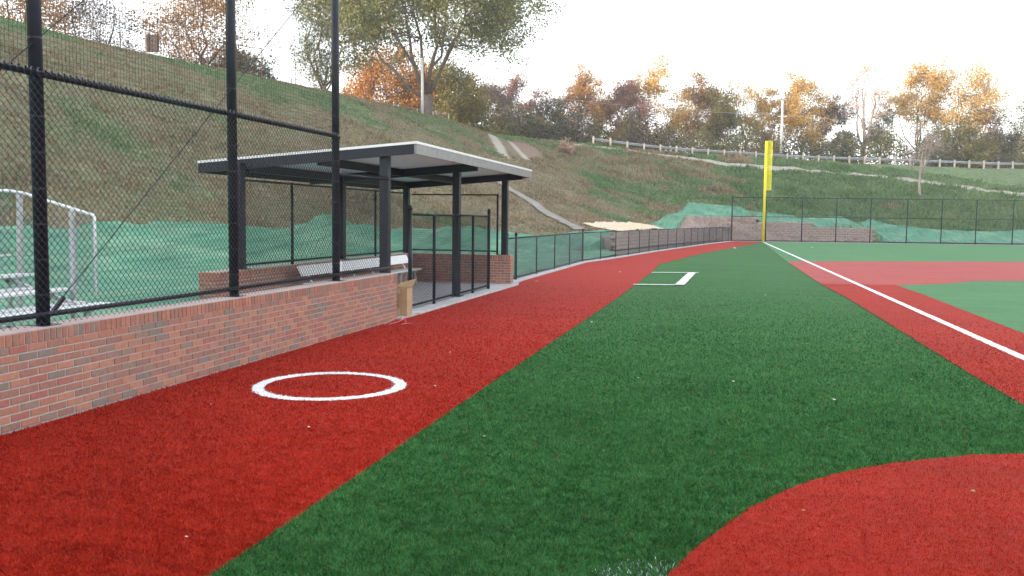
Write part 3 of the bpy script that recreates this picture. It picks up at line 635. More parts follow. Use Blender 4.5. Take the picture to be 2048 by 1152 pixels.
def brick_wall(label, x0, x1, y0, y1, faces, budget, seed, ztop=0.78, rowlock_axis='y'):
    """core of mortar with separate bricks on the faces the photo shows"""
    rg = random.Random(seed); core = 0.007
    w = empty('brick_wall', ((x0+x1)/2, y0, 0), label, 'brick wall')
    mb = MB(); mb.box(x0+core, x1-core, y0+core, y1-core, -0.1, ztop-0.004); mb.build('mortar', M['mortar'], w)
    jobs = []                                         # (distance, mesh key, location, rotation)
    o = Vector((0,0,CAM_H))
    ncourse = 10; pitch = 0.0677; rl = 0.098
    for axis, pos, sgn in faces:                      # axis 'x': face at x = pos looking sgn*x
        a0, a1 = (y0, y1) if axis == 'x' else (x0, x1)
        rot = {('x',1): math.pi/2, ('x',-1): -math.pi/2, ('y',-1): 0.0, ('y',1): math.pi}[(axis, sgn)]
        for c in range(ncourse):
            z = 0.006 + pitch*c + pitch/2; a = a0 - (0.1015 if c % 2 else 0)
            while a < a1 - 0.02:
                s, e = max(a+0.006, a0), min(a+0.197, a1)
                if e - s > 0.03:
                    mid = (s+e)/2; q = pos + sgn*(-0.045+rg.uniform(-.0012,.0012))
                    loc = Vector((q, mid, z)) if axis == 'x' else Vector((mid, q, z))
                    full = abs(e-s-0.191) < 0.002
                    jobs.append(((loc-o).length, 'S' if full else 'S%.3f' % (e-s), e-s, 0.09, 0.0562, loc, rot))
                a += 0.203
    # rowlock course on top
    al, ah = (y0, y1) if rowlock_axis == 'y' else (x0, x1)
    n = int((ah-al)/0.0677); st = (ah-al)/n
    dep = (x1-x0) if rowlock_axis == 'y' else (y1-y0)
    for i in range(n):
        mid = al + st*(i+.5); zc = ztop - rl/2
        if rowlock_axis == 'y': loc = Vector(((x0+x1)/2 + rg.uniform(-.0015,.0015), mid, zc)); rot = math.pi/2
        else: loc = Vector((mid, (y0+y1)/2, zc)); rot = 0
        jobs.append(((loc-o).length, 'R%.3f' % dep, st-0.0105, dep+0.001, rl, loc, rot))
    mb = MB(); mb.box(x0+.012, x1-.012, y0+.012, y1-.012, ztop-.003, ztop+.008); mb.build('coping', M['coping'], w)
    jobs.sort(key=lambda j: j[0]); rest = MB()
    for k, (d, key, L, W, Hh, loc, rot) in enumerate(jobs):
        if k < budget:
            ob = bpy.data.objects.new('brick', brick_mesh(L, W, Hh, key)); C.objects.link(ob); ob.parent = w
            ob.location = loc - Vector(w.location); ob.rotation_euler = (rg.uniform(-.004,.004), 0, rot)
        else:
            c_, s_ = abs(math.cos(rot)), abs(math.sin(rot)); hx = (L*c_ + W*s_)/2; hy = (L*s_ + W*c_)/2
            rest.box(loc.x-hx, loc.x+hx, loc.y-hy, loc.y+hy, loc.z-Hh/2, loc.z+Hh/2)
    if rest.v:
        ob = rest.build('bricks', M['brick'], w); ob['kind'] = 'stuff'
    return w
brick_wall('long low brick wall with a rowlock top in front of the red track', -5.84, -5.54, 2.2, 14.05, [('x',-5.54,1),('y',14.05,1)], 300, 1)
brick_wall('brick wall at the back of the dugout behind the aluminium bench', -8.62, -8.30, 12.95, 22.10, [('x',-8.30,1),('y',12.95,-1)], 220, 2)
brick_wall('short brick wall closing the far end of the dugout', -8.29, -5.60, 22.10, 22.42, [('y',22.10,-1),('x',-5.60,1)], 260, 3, rowlock_axis='x')

# ------------------------------------------------------------------ chain link
def chain(name, parent, p, q, z0, z1, a=0.036, r=0.0035, mat='black_vinyl', seed=1):
    """woven fabric: every wire zigzags and hooks its neighbours"""
    p = np.array([p[0], p[1]], float); q = np.array([q[0], q[1]], float); L = np.linalg.norm(q-p); d = (q-p)/L; nrm = np.array([d[1], -d[0]])
    nw = int(L/a); ns = int((z1-z0)/a) + 1
    i = np.arange(nw)[:,None]; k = np.arange(ns)[None,:]
    u = a*i + a*((k+i) % 2)*1.04; z = z0 + a*k + 0*i; off = r*0.9*np.where((k+i) % 2, 1, -1)
    rg = np.random.default_rng(seed); off = off + 0.006*np.sin(u*2.1)*np.sin(z*3.0)
    cx = p[0] + d[0]*u + nrm[0]*off; cy = p[1] + d[1]*u + nrm[1]*off
    c = np.stack([cx, cy, z], -1)                     # nw, ns, 3
    dirs = [np.array([d[0]*.8, d[1]*.8, .6])*r, np.array([nrm[0]*.9-d[0]*.4, nrm[1]*.9-d[1]*.4, -.3])*r, np.array([-nrm[0]*.9-d[0]*.4, -nrm[1]*.9-d[1]*.4, -.3])*r]
    V = np.stack([c + w for w in dirs], 2).reshape(-1, 3)  # nw, ns, 3 verts
    idx = np.arange(nw*ns*3).reshape(nw, ns, 3); Fs = []
    for s in range(3):
        t = (s+1) % 3
        Fs.append(np.stack([idx[:,:-1,s], idx[:,:-1,t], idx[:,1:,t], idx[:,1:,s]], -1).reshape(-1,4))
    return npmesh(name, V, np.concatenate(Fs), M[mat], parent)
def diag_mesh(name, parent, p, q, z0, z1, sp=0.072, r=0.0019, mat='black_vinyl'):
    """the same weave seen from afar: two sets of crossing wires"""
    p = Vector((p[0], p[1], 0)); q = Vector((q[0], q[1], 0)); L = (q-p).length; d = (q-p)/L; nrm = Vector((d.y, -d.x, 0)); H_ = z1-z0; Vs = []; Fs = []; b = 0
    for sg in (1, -1):
        t = -H_
        while t < L:
            s0, s1 = max(t, 0), min(t+H_, L)
            if s1 - s0 > 0.02:
                za, zb = (s0-t, s1-t) if sg > 0 else (H_-(s0-t), H_-(s1-t))
                A = p + d*s0 + nrm*r*sg + Vector((0,0,z0+za)); B = p + d*s1 + nrm*r*sg + Vector((0,0,z0+zb)); w = (B-A).normalized(); n2 = w.cross(nrm)
                for e in (A, B):
                    for v in (n2*r, -n2*r*.5+nrm*r*.87, -n2*r*.5-nrm*r*.87): Vs.append(tuple(e+v))
                for s in range(3): Fs.append((b+s, b+(s+1)%3, b+3+(s+1)%3, b+3+s))
                b += 6
            t += sp
    return npmesh(name, Vs, Fs, M[mat], parent)
def round_post(mb, x, y, z0, z1, r, n=12): return mb.tube([(x,y,z0),(x,y,z1)], r, n)
def cap(mb, x, y, z, r):
    return mb.tube([(x,y,z-.02),(x,y,z+.02),(x,y,z+.05),(x,y,z+.062)], [r*1.12,r*1.12,r*.75,.004], 12)

def backstop():
    f = empty('backstop_fence', (-5.72,6.3,0.78), 'tall black chain link fence with round posts and netting above, on the long brick wall', 'fence')
    ys = [0.45, 3.40, 6.32, 9.30, 12.06]
    for y in ys:
        mb = MB(); round_post(mb, -5.72, y, 0.776, 7.2, 0.056, 16); po = mb.build('post', M['black_metal'], f, smooth=True)
        for z in (1.05,1.35,1.65,1.95,2.25,2.55,3.2,3.75,4.3): b = MB(); b.tube([(-5.72,y,z-.009),(-5.72,y,z+.009)], 0.0575, 16); b.build('bracket', M['black_metal'], po)
        mb = MB(); mb.box(-5.82,-5.62,y-.1,y+.1,0.7805,0.793); mb.build('base_plate', M['black_metal'], f)
    mb = MB()
    for a, b in zip(ys, ys[1:]): mb.tube([(-5.665,a,2.90),(-5.665,b,2.90)], 0.028, 10)
    mb.build('top_rail', M['black_metal'], f, smooth=True)
    mb = MB(); mb.tube([(-5.665,ys[0],0.885),(-5.665,14.0,0.885)], 0.024, 10); mb.build('bottom_rail', M['black_metal'], f, smooth=True)
    mb = MB(); mb.tube([(-5.665,12.06,2.35),(-5.70,14.07,2.37)], 0.021, 10); mb.build('top_rail', M['black_metal'], f, smooth=True)
    chain('chain_link_mesh', f, (-5.634,3.0), (-5.634,12.03), 0.80, 2.925, a=.036, r=0.0031)
    chain('chain_link_mesh', f, (-5.634,12.09), (-5.66,14.03), 0.80, 2.42, a=.036, r=0.0031, seed=2)
    # knuckled selvedge along the top rail
    mb = MB(); y = 3.02; rg = random.Random(8)
    while y < 12.0:
        h = rg.uniform(0,.008); mb.tube([(-5.632,y-.022,2.905),(-5.632,y-.012,2.930+h),(-5.638,y+.002,2.938+h),(-5.645,y+.016,2.922+h)], 0.0065, 5); y += 0.072
    mb.build('selvedge', M['black_vinyl'], f)['kind'] = 'stuff'
    # square knotted netting
    mb = MB(); r = 0.0016; x = -5.735
    y = 0.5
    while y < 12.02: mb.tube([(x,y,2.93),(x+.01*math.sin(y*2),y+.01*math.sin(y),5.0),(x,y,7.0)], r, 3, False); y += 0.0445
    z = 2.95
    while z < 7.0: mb.tube([(x,0.45,z),(x+.006,6.3,z-.008),(x,12.06,z)], r, 3, False); z += 0.0445
    mb.build('netting', M['twine'], f)['kind'] = 'stuff'
    for a in (6.43, 3.50):
        mb = MB(); mb.tube([(-5.70,a,0.93),(-5.70,a+6.4,6.05)], 0.005, 5); cb = mb.build('brace_cable', M['black_metal'], f)
        mb = MB(); mb.bar((-5.695,a-.03,0.89),(-5.695,a+.11,1.01),0.025,0.035); mb.build('turnbuckle', M['black_metal'], cb)
backstop()

def dugout_gate():
    f = empty('dugout_front_fence', (-5.70,17.7,0.05), 'black chain link screen with capped end posts across the open front of the dugout', 'fence')
    for y, h, r, c in ((15.09,1.90,.037,1),(16.41,1.79,.030,0),(19.05,1.79,.030,0),(20.36,1.90,.037,1)):
        mb = MB(); round_post(mb, -5.70, y, 0.05, h, r)
        po = mb.build('post', M['black_metal'], f, smooth=True)
        if c: m2 = MB(); cap(m2, -5.70, y, h, r); m2.build('post_cap', M['black_metal'], po, smooth=True)
    for z in (1.79, 0.13):
        mb = MB(); mb.tube([(-5.70,15.09,z),(-5.70,17.62,z)], 0.021, 8); mb.tube([(-5.70,17.80,z),(-5.70,20.36,z)], 0.021, 8); mb.build('rail', M['black_metal'], f, smooth=True)
    chain('chain_link_mesh', f, (-5.665,15.12), (-5.665,17.62), 0.075, 1.83); chain('chain_link_mesh', f, (-5.665,17.82), (-5.665,20.34), 0.075, 1.83)
dugout_gate()
def panel_fence(label, p, q, posts, zb, zt, off):
    f = empty('dugout_fence', (p[0], p[1], 0.78), label, 'fence')
    for (x, y) in posts:
        mb = MB(); round_post(mb, x, y, 0.781, zt+.03, 0.027, 10); mb.build('post', M['black_metal'], f, smooth=True)
    for z in (zb, zt):
        mb = MB(); mb.tube([(p[0],p[1],z),(q[0],q[1],z)], 0.019, 8); mb.build('rail', M['black_metal'], f, smooth=True)
    chain('chain_link_mesh', f, (p[0]+off[0], p[1]+off[1]), (q[0]+off[0], q[1]+off[1]), zb-.04, zt+.04)
panel_fence('black chain link panel between posts at the back of the dugout', (-8.45,13.95), (-8.45,22.0), [(-8.45,15.85),(-8.45,20.0)], 0.86, 2.36, (.026,0))
panel_fence('black chain link panel standing on the short end wall of the dugout', (-8.36,22.26), (-5.98,22.26), [(-6.0,22.26)], 0.88, 2.34, (0,-.026))

# ------------------------------------------------------------------ dugout shelter
def dugout():
    d = empty('dugout_shelter', (-7.0,17.8,0.05), 'open black steel dugout shelter with a flat white sloping roof', 'dugout')
    FX, BX = -5.80, -8.45; YS = (14.15, 18.15, 22.24); YB = (13.95, 18.10, 22.10); XF, XB = -5.24, -9.26; Y0, Y1 = 14.05, 22.60
    def zr(x): return 2.91 + (x-XF)*(2.91-2.60)/(XF-XB)           # underside of the panel
    for x, base in ((FX, 0.781), (BX, 0.781)):
        for k, y in enumerate(YS if x == FX else YB):
            b = 0.051 if (x == FX and k < 2) else .789
            if x == BX and k == 2: b = .051
            mb = MB(); mb.box(x-.076, x+.076, y-.076, y+.076, b, zr(x)-.005)
            po = mb.build('post', M['black_metal'], d, bevel=.008)
            m2 = MB(); yc = y; m2.box(x-.13,x+.13,yc-.13,yc+.13,b,b+.014); m2.build('base_plate', M['black_metal'], po)
    for y in (14.15, 18.13, 22.2):                             # rafters
        dp = .10 if y < 15 else .17
        mb = MB(); mb.hexa([(XB+.06,y-.05,zr(XB+.06)-dp),(XF-.10,y-.05,zr(XF-.1)-dp),(XF-.10,y+.05,zr(XF-.1)-dp),(XB+.06,y+.05,zr(XB+.06)-dp)],
                           [(XB+.06,y-.05,zr(XB+.06)-.003),(XF-.10,y-.05,zr(XF-.1)-.003),(XF-.10,y+.05,zr(XF-.1)-.003),(XB+.06,y+.05,zr(XB+.06)-.003)])
        mb.build('rafter', M['black_metal'], d)
    for x in (BX, -7.05):
        mb = MB(); z = zr(x)
        for a, b in ((14.21, 18.07), (18.19, 22.14)): mb.box(x-.04,x+.04,a,b,z-.15,z-.004)
        mb.build('purlin', M['black_metal'], d)
    # panel with standing seams
    zt = lambda x: zr(x)+.05
    mb = MB(); mb.hexa([(XB,Y0,zr(XB)),(XF,Y0,zr(XF)),(XF,Y1,zr(XF)),(XB,Y1,zr(XB))], [(XB,Y0,zt(XB)),(XF,Y0,zt(XF)),(XF,Y1,zt(XF)),(XB,Y1,zt(XB))])
    mb.build('roof_panel', M['soffit'], d)
    k = 9
    for i in range(k):
        a = Y0 - .05 + (Y1-Y0+.10)*i/k; b = Y0 - .05 + (Y1-Y0+.10)*(i+1)/k - .012
        z0, z1 = zt(XB)+.002, zt(XF)+.002
        mb = MB(); mb.hexa([(XB-.06,a,z0),(XF+.06,a,z1),(XF+.06,b,z1),(XB-.06,b,z0)], [(XB-.06,a,z0+.042),(XF+.06,a,z1+.042),(XF+.06,b,z1+.042),(XB-.06,b,z0+.042)])
        mb.build('roof_sheet', M['roof_white'], d)
    # fascias: dark channel at the near end, grey along the front and far end
    def fas(p, q, zp, zq, t, mat):
        n = Vector(t); P, Q = Vector(p), Vector(q); m = MB()
        m.hexa([P+Vector((0,0,zp-.165)),Q+Vector((0,0,zq-.165)),Q+n+Vector((0,0,zq-.165)),P+n+Vector((0,0,zp-.165))], [P+Vector((0,0,zp)),Q+Vector((0,0,zq)),Q+n+Vector((0,0,zq)),P+n+Vector((0,0,zp))])
        return m.build('fascia', mat, d)
    fas((XF+.003,Y0-.03,0),(XF+.003,Y1+.03,0),zt(XF)-.002,zt(XF)-.002,(.05,0,0),M['fascia_grey'])
    fas((XB-.03,Y0-.004,0),(XF,Y0-.004,0),zt(XB)-.002,zt(XF)-.002,(0,-.05,0),M['black_metal'])
    fas((XB-.03,Y1+.004,0),(XF,Y1+.004,0),zt(XB)-.002,zt(XF)-.002,(0,.05,0),M['fascia_grey'])
    fas((XB-.003,Y0,0),(XB-.003,Y1,0),zt(XB)-.002,zt(XB)-.002,(-.05,0,0),M['black_metal'])
dugout()

def bench():
    b = empty('bench', (-7.9,17.5,0.05), 'long aluminium team bench with a tilted backrest inside the dugout', 'bench')
    y0, y1 = 15.25, 20.95
    mb = MB(); mb.box(-7.92,-7.60,y0,y1,.425,.465); mb.build('seat', M['aluminium'], b, bevel=.008)
    mb = MB(); mb.hexa([(-7.95,y0,.605),(-7.92,y0,.60),(-7.92,y1,.60),(-7.95,y1,.605)], [(-8.05,y0,.785),(-8.02,y0,.795),(-8.02,y1,.795),(-8.05,y1,.785)]); mb.build('backrest', M['aluminium'], b)
    for k in range(6):
        y = y0 + .35 + k*(y1-y0-.7)/5
        mb = MB(); mb.bar((-7.66,y,.424),(-7.62,y,.05),.04,.04); mb.bar((-7.86,y,.424),(-7.95,y,.05),.04,.04); mb.bar((-7.60,y,.40),(-7.92,y,.40),.04,.03); mb.build('leg', M['galvanised'], b)
        mb = MB(); mb.bar((-7.88,y,.41),(-8.075,y,.76),.045,.02); mb.build('bracket', M['aluminium'], b)
bench()

# ------------------------------------------------------------------ low fence, far fence, foul pole
def low_fence():
    f = empty('low_fence', (LOWF[0][0], LOWF[0][1], 0), 'waist high black chain link fence running from the dugout along the red track', 'fence')
    L = length(LOWF); z1 = 1.20
    sts = [0.06, 1.06, 3.72, 6.55, 9.35, 12.25]; s = 12.25
    while s + 2.55 < L - 1: s += 2.53; sts.append(s)
    for k, s in enumerate(sts):
        x, y = along(LOWF, s); big = k in (0, 1, 5)
        mb = MB(); round_post(mb, x, y, 0.04, 1.30 if big else z1, .037 if big else .022, 10); po = mb.build('post', M['black_metal'], f, smooth=True)
        if big: m2 = MB(); cap(m2, x, y, 1.30, .037); m2.build('post_cap', M['black_metal'], po, smooth=True)
    pts = [(x, y) for x, y in LOWF]
    for a, b in zip(pts, pts[1:]):
        for z in (z1, 0.10):
            mb = MB(); mb.tube([(a[0],a[1],z),(b[0],b[1],z)], .0205, 8); mb.build('rail', M['black_metal'], f, smooth=True)
        diag_mesh('chain_link_mesh', f, (a[0]+.03,a[1]), (b[0]+.03,b[1]), 0.06, z1+.02, 0.0712, r=.0026)
low_fence()
def far_fence():
    f = empty('outfield_fence', (FARF[0][0], FARF[0][1], 0), 'tall black chain link outfield fence with a middle rail behind the foul pole', 'fence')
    L = length(FARF); s = 0.0; k = 0
    while s < L:
        x, y = along(FARF, s)
        mb = MB(); round_post(mb, x, y, 0.02, 3.86 if k == 0 else 3.70, .055 if k == 0 else .042, 8); mb.build('post', M['black_metal'], f, smooth=True)
        s += 2.86 + (0.12 if k % 3 == 1 else -.05); k += 1
    for a, b in zip(FARF, FARF[1:]):
        for z in (3.69, 2.10, .12):
            mb = MB(); mb.tube([(a[0],a[1],z),(b[0],b[1],z)], .030 if z > 3 else .026, 6); mb.build('rail', M['black_metal'], f, smooth=True)
        diag_mesh('chain_link_mesh', f, (a[0],a[1]-.05), (b[0],b[1]-.05), 0.06, 3.70, 0.0712, r=.0022)
far_fence()
def foul_pole():
    p = empty('foul_pole', (2.23,75.75,0), 'tall bright yellow foul pole with a mesh wing beside the white line', 'foul pole')
    x, y = 2.23, 75.75
    mb = MB(); round_post(mb, x, y, -.1, 8.25, .105, 16); mb.build('pole', M['yellow'], p, smooth=True)
    d = Vector((.978,.208,0)); A = Vector((x,y,0)) + d*.11; w = .37
    mb = MB()
    for s in (0.02, w): mb.tube([A+d*s+Vector((0,0,4.28)), A+d*s+Vector((0,0,8.24))], .026, 6)
    for z in (4.28, 5.6, 6.9, 8.24): mb.tube([A+d*.0+Vector((0,0,z)), A+d*w+Vector((0,0,z))], .024, 6)
    mb.build('wing_frame', M['yellow'], p)
    mb = MB(); r = .0105
    k = 0.05
    while k < w: mb.tube([A+d*k+Vector((0,0,4.28)), A+d*k+Vector((0,0,8.24))], r, 4, False); k += .05
    z = 4.33
    while z < 8.2: mb.tube([A+Vector((0,0,z)), A+d*w+Vector((0,0,z))], r, 4, False); z += .05
    mb.build('wing_mesh', M['yellow'], p)
    mb = MB(); mb.tube([(x+.06,y-.1,2.55),(x+.12,y-.12,2.55)], .05, 6); mb.build('clamp', M['yellow'], p)
foul_pole()

# ------------------------------------------------------------------ retaining wall of split blocks
def retaining_wall():
    w = empty('retaining_wall', (-2.0,78.3,0), 'stepped grey pink block retaining wall in the field corner behind the fences', 'retaining wall')
    line = [(-6.62,50.0),(-5.85,56.0),(-4.0,68.0),(-2.05,78.35),(3.0,79.5),(11.4,81.3)]
    tops = [(0,0.83),(1.6,1.04),(20.4,1.25),(21.2,1.46),(22.0,1.66),(22.7,1.87),(23.3,2.08)]
    L = length(line); corner = length(line[:4]); bh = 0.2083; bw = 0.455
    def top(s):
        if s < corner: return max([t for q, t in tops if q <= s] or [.83])
        u = s - corner
        return 2.08 if u < 3.9 else (1.667 if u < 8.6 else 1.25)
    rg = random.Random(3); jobs = []
    base = bpy.data.meshes.new('block'); k = .012
    x, y, z = bw/2-.006, .15, bh/2-.005
    v = [(-x,-y+k,-z),(x,-y+k,-z),(x,-y+k,z),(-x,-y+k,z),(-x+k*2,-y,-z+k),(x-k*2,-y,-z+k),(x-k*2,-y,z-k),(-x+k*2,-y,z-k),(-x,y,-z),(x,y,-z),(x,y,z),(-x,y,z)]
    f = [(4,5,6,7),(0,1,5,4),(1,2,6,5),(2,3,7,6),(3,0,4,7),(8,0,3,11),(1,9,10,2),(0,8,9,1),(3,2,10,11),(9,8,11,10)]
    base.from_pydata(v, [], f); base.update(); base.materials.append(M['block'])
    core = MB()
    for a, b in zip(line, line[1:]):
        s0 = length(line[:line.index(a)+1]) if line.index(a) else 0.0; d = Vector((b[0]-a[0], b[1]-a[1], 0)); n = d.length; d.normalize(); ang = math.atan2(d.y, d.x)
        nb = max(1, int(n/bw)); st = n/nb
        for c in range(10):
            for i in range(nb + (1 if c % 2 else 0)):
                t = st*(i+.5) - (st/2 if c % 2 else 0); zc = bh*c + bh/2
                if t < 0: t = st*.25
                if t > n: t = n - st*.25
                if zc < top(s0+t):
                    pos = Vector((a[0], a[1], 0)) + d*t + Vector((-d.y, d.x, 0))*(0.02*c + rg.uniform(-.012,.012)); pos.z = zc
                    jobs.append((pos, ang))
        m = int(n/.46)+1
        for i in range(m):
            p0 = Vector((a[0],a[1],0))+d*(n*i/m); p1 = Vector((a[0],a[1],0))+d*(n*(i+1)/m); o = Vector((-d.y,d.x,0)); zt = top(s0+n*(i+.5)/m)-.03
            
            core.hexa([p0+o*.19,p1+o*.19,p1+o*1.15,p0+o*1.15], [q+Vector((0,0,zt)) for q in (p0+o*.19,p1+o*.19,p1+o*1.15,p0+o*1.15)])
    core.build('core', M['block'], w)
    jobs.sort(key=lambda j: 0 if (j[0].y > 76.5 or j[0].z > .8) else 1)
    rest = []
    for i, (pos, ang) in enumerate(jobs):
        if i < 300:
            ob = bpy.data.objects.new('block', base); C.objects.link(ob); ob.parent = w; ob.location = pos - Vector(w.location); ob.rotation_euler = (0,0,ang)
        else: rest.append((pos, ang))
    V = []; F = []
    for pos, ang in rest:
        b = len(V); c_, s_ = math.cos(ang), math.sin(ang)
        V += [(pos.x + c_*p[0] - s_*p[1], pos.y + s_*p[0] + c_*p[1], pos.z + p[2]) for p in v]; F += [tuple(b+i for i in q) for q in f]
    if V: npmesh('blocks', V, F, M['block'], w)['kind'] = 'stuff'
retaining_wall()

# ------------------------------------------------------------------ bleachers
def bleachers():
    b = empty('bleachers', (-9.5,9.0,0), 'small aluminium bleachers with a mesh end rail behind the brick wall', 'bleachers')
    y0, y1 = 5.4, 11.15
    for k, (x, z) in enumerate(((-8.95,.44),(-9.60,.64),(-10.25,.84))):
        ye = y1 - .06*k
        mb = MB(); mb.box(x-.14,x+.14,y0,ye,z-.04,z); mb.build('seat', M['aluminium'], b, bevel=.008)
        if k:
            mb = MB(); mb.box(x+.20,x+.44,y0,ye-.1,z-.36-.04+.18,z-.36+.18); mb.build('footboard', M['aluminium'], b, bevel=.006)
    for y in (5.9, 7.5, 9.1, 10.7):
        mb = MB(); mb.bar((-8.85,y,.36),(-10.35,y,.78),.05,.06); mb.bar((-8.95,y,.38),(-8.95,y,.02),.05,.05); mb.bar((-9.6,y,.56),(-9.6,y,.02),.05,.05); mb.bar((-10.25,y,.76),(-10.25,y,.02),.05,.05); mb.bar((-8.85,y,.06),(-10.5,y,.06),.05,.05)
        mb.build('frame', M['galvanised'], b)
    g = MB(); yr = 11.0
    g.tube([(-9.02,yr,.55),(-9.02,yr,1.68),(-9.035,yr,1.715),(-10.35,yr+.12,2.03),(-10.48,yr,2.06),(-10.48,y0,2.06)], .024, 10); g.build('guard_rail', M['aluminium'], b, smooth=True)
    for p, q in (((-9.44,yr+.03,.10),(-9.44,yr+.05,1.80)), ((-10.40,yr+.03,.10),(-10.40,yr+.1,2.02)), ((-10.48,9.1,.1),(-10.48,9.1,2.05)), ((-10.48,7.4,.1),(-10.48,7.4,2.05))):
        mb = MB(); mb.bar(p, q, .07, .05, (0,1,0)); mb.build('upright', M['galvanised'], b)
    mb = MB(); mb.tube([(-10.48,yr,1.1),(-10.48,y0,1.1)], .02, 8); mb.build('guard_rail', M['aluminium'], b, smooth=True)
    c1 = chain('guard_mesh', b, (-9.04,yr+.02), (-10.4,yr+.06), .62, 1.70, r=.0034, mat='galvanised')
    chain('guard_mesh', b, (-10.49,yr), (-10.49,y0), .9, 2.04, r=.0034, mat='galvanised')
bleachers()

# ------------------------------------------------------------------ cardboard box and litter
def cardboard_box():
    bx = empty('cardboard_box', (-5.56,14.34,0.05), 'tall open cardboard box with a raised flap at the end of the brick wall', 'box')
    x0, x1, y0, y1, z0, z1 = -5.72, -5.42, 14.20, 14.46, .052, .52; t = .006
    mb = MB()
    mb.box(x0,x1,y0,y0+t,z0,z1); mb.box(x0,x1,y1-t,y1,z0,z1); mb.box(x0,x0+t,y0+t,y1-t,z0,z1); mb.box(x1-t,x1,y0+t,y1-t,z0,z1); mb.box(x0+t,x1-t,y0+t,y1-t,z0,z0+t)
    mb.build('body', M['cardboard'], bx)
    for P in (((x0,y1-t,z1),(x1,y1-t,z1),(x1+.07,y1+.04,z1+.16),(x0+.06,y1+.05,z1+.07)), ((x0,y0,z1),(x0,y1,z1),(x0-.05,y1,z1+.09),(x0-.05,y0,z1+.09)), ((x0+.01,y0+.003,z1),(x1-.01,y0+.003,z1),(x1-.02,y0+.05,z1-.10),(x0+.02,y0+.05,z1-.10))):
        m2 = MB(); n = (Vector(P[1])-Vector(P[0])).cross(Vector(P[3])-Vector(P[0])).normalized()*.003
        m2.hexa([Vector(k)-n for k in P], [Vector(k)+n for k in P]); m2.build('flap', M['cardboard'], bx)
    mb = MB(); mb.box(-5.60,-5.55,y0-.003,y0-.001,z0+.01,z0+.12); mb.box(-5.60,-5.55,y0-.003,y0-.001,z1-.09,z1-.005); mb.build('tape', M['cardboard_tape'], bx)
cardboard_box()
def scrap(name, x, y, z, size, mat, seed, label, cat, group=None):
    rg = random.Random(seed); n = 7; v = []; a0 = rg.uniform(0,6)
    for k in range(n):
        a = a0 + 2*math.pi*k/n; r = size*rg.uniform(.55,1.1)*(1 if k % 2 else .75)
        v.append((x+r*math.cos(a)*1.3, y+r*math.sin(a)*.8, z+rg.uniform(0,size*.5)))
    v.append((x,y,z+size*.55)); f = [(k,(k+1)%n,n) for k in range(n)]
    me = bpy.data.meshes.new(name); me.from_pydata([(p[0]-x,p[1]-y,p[2]-z) for p in v], [], f); me.update()
    o = link(name, me, M[mat], None, Vector((x,y,z))); so = o.modifiers.new('thickness', 'SOLIDIFY'); so.thickness = .002
    return tag(o, label, cat, group)
SCR = [(-5.23,23.52,.06,'white scrap on the red track beside the far end of the dugout'),(-2.29,14.63,.03,'pale scrap on the seam where dark green meets the red track'),(0.72,21.44,.035,'pale scrap on the dark green turf near the baseline corner'),
       (4.95,61.72,.13,'white scrap out on the pale outfield turf'),(0.0,57.38,.13,'white scrap near the tip of the red track by the foul pole'),(0.03,9.73,.022,'white paper scrap on dark green turf above the home plate curve'),
       (0.98,9.02,.024,'pale crumpled scrap on dark green turf right of the middle'),(-2.94,8.51,.018,'white flake on the red track just right of the white circle'),(-3.34,6.52,.020,'white flake on the red track below the white circle'),
       (-2.81,4.07,.012,'tiny white flake on the red track nearest the camera'),(-1.88,6.64,.014,'pale flake on green turf close to the red seam'),(-3.5,10.72,.020,'white flake on the red track beyond the white circle'),
       (-0.98,9.62,.016,'small pale flake in the middle of the dark green turf'),(-4.59,7.06,.014,'small flake on the red track left of the white circle'),(1.94,10.46,.018,'small pale flake on green turf near the red baseline strip'),(-3.64,29.08,.045,'pale scrap on the red track left of the bullpen lines')]
for i, (x, y, s, lab) in enumerate(SCR):
    scrap('paper_scrap', x, y, .022 if y < 26 else .012, s*.8, 'paper', 20+i, lab, 'litter', 'scraps of litter on the turf')
for i, (x, y, s, lab) in enumerate([(-5.37,14.7,.05,'brown dry leaf on the red track before the cardboard box'),(1.54,6.16,.02,'tan dry leaf on the red home plate turf'),(0.45,5.45,.014,'brown leaf bit near the curved edge of the home plate turf')]):
    scrap('dry_leaf', x, y, .024, s, 'dry_leaf', 60+i, lab, 'leaf', 'dry leaves on the turf')
mb = MB(); rg = random.Random(4)
for (a, b, c) in (((-5.42,13.2,.02),(-5.30,13.32,.11),(-5.22,13.45,.13)), ((-5.36,13.25,.02),(-5.26,13.42,.05),(-5.16,13.5,.11)), ((-5.14,13.36,.13),(-5.12,13.38,.03),(-5.13,13.40,.02)), ((-5.17,13.30,.02),(-5.10,13.36,.035),(-5.06,13.44,.02))):
    mb.bar(a, b, .028, .004); mb.bar(b, c, .028, .004)
o = mb.build('flagging_tape', M['pink_tape'], None, (-5.25,13.35,.012)); tag(o, 'crumpled pink flagging tape at the foot of the brick wall end', 'tape')

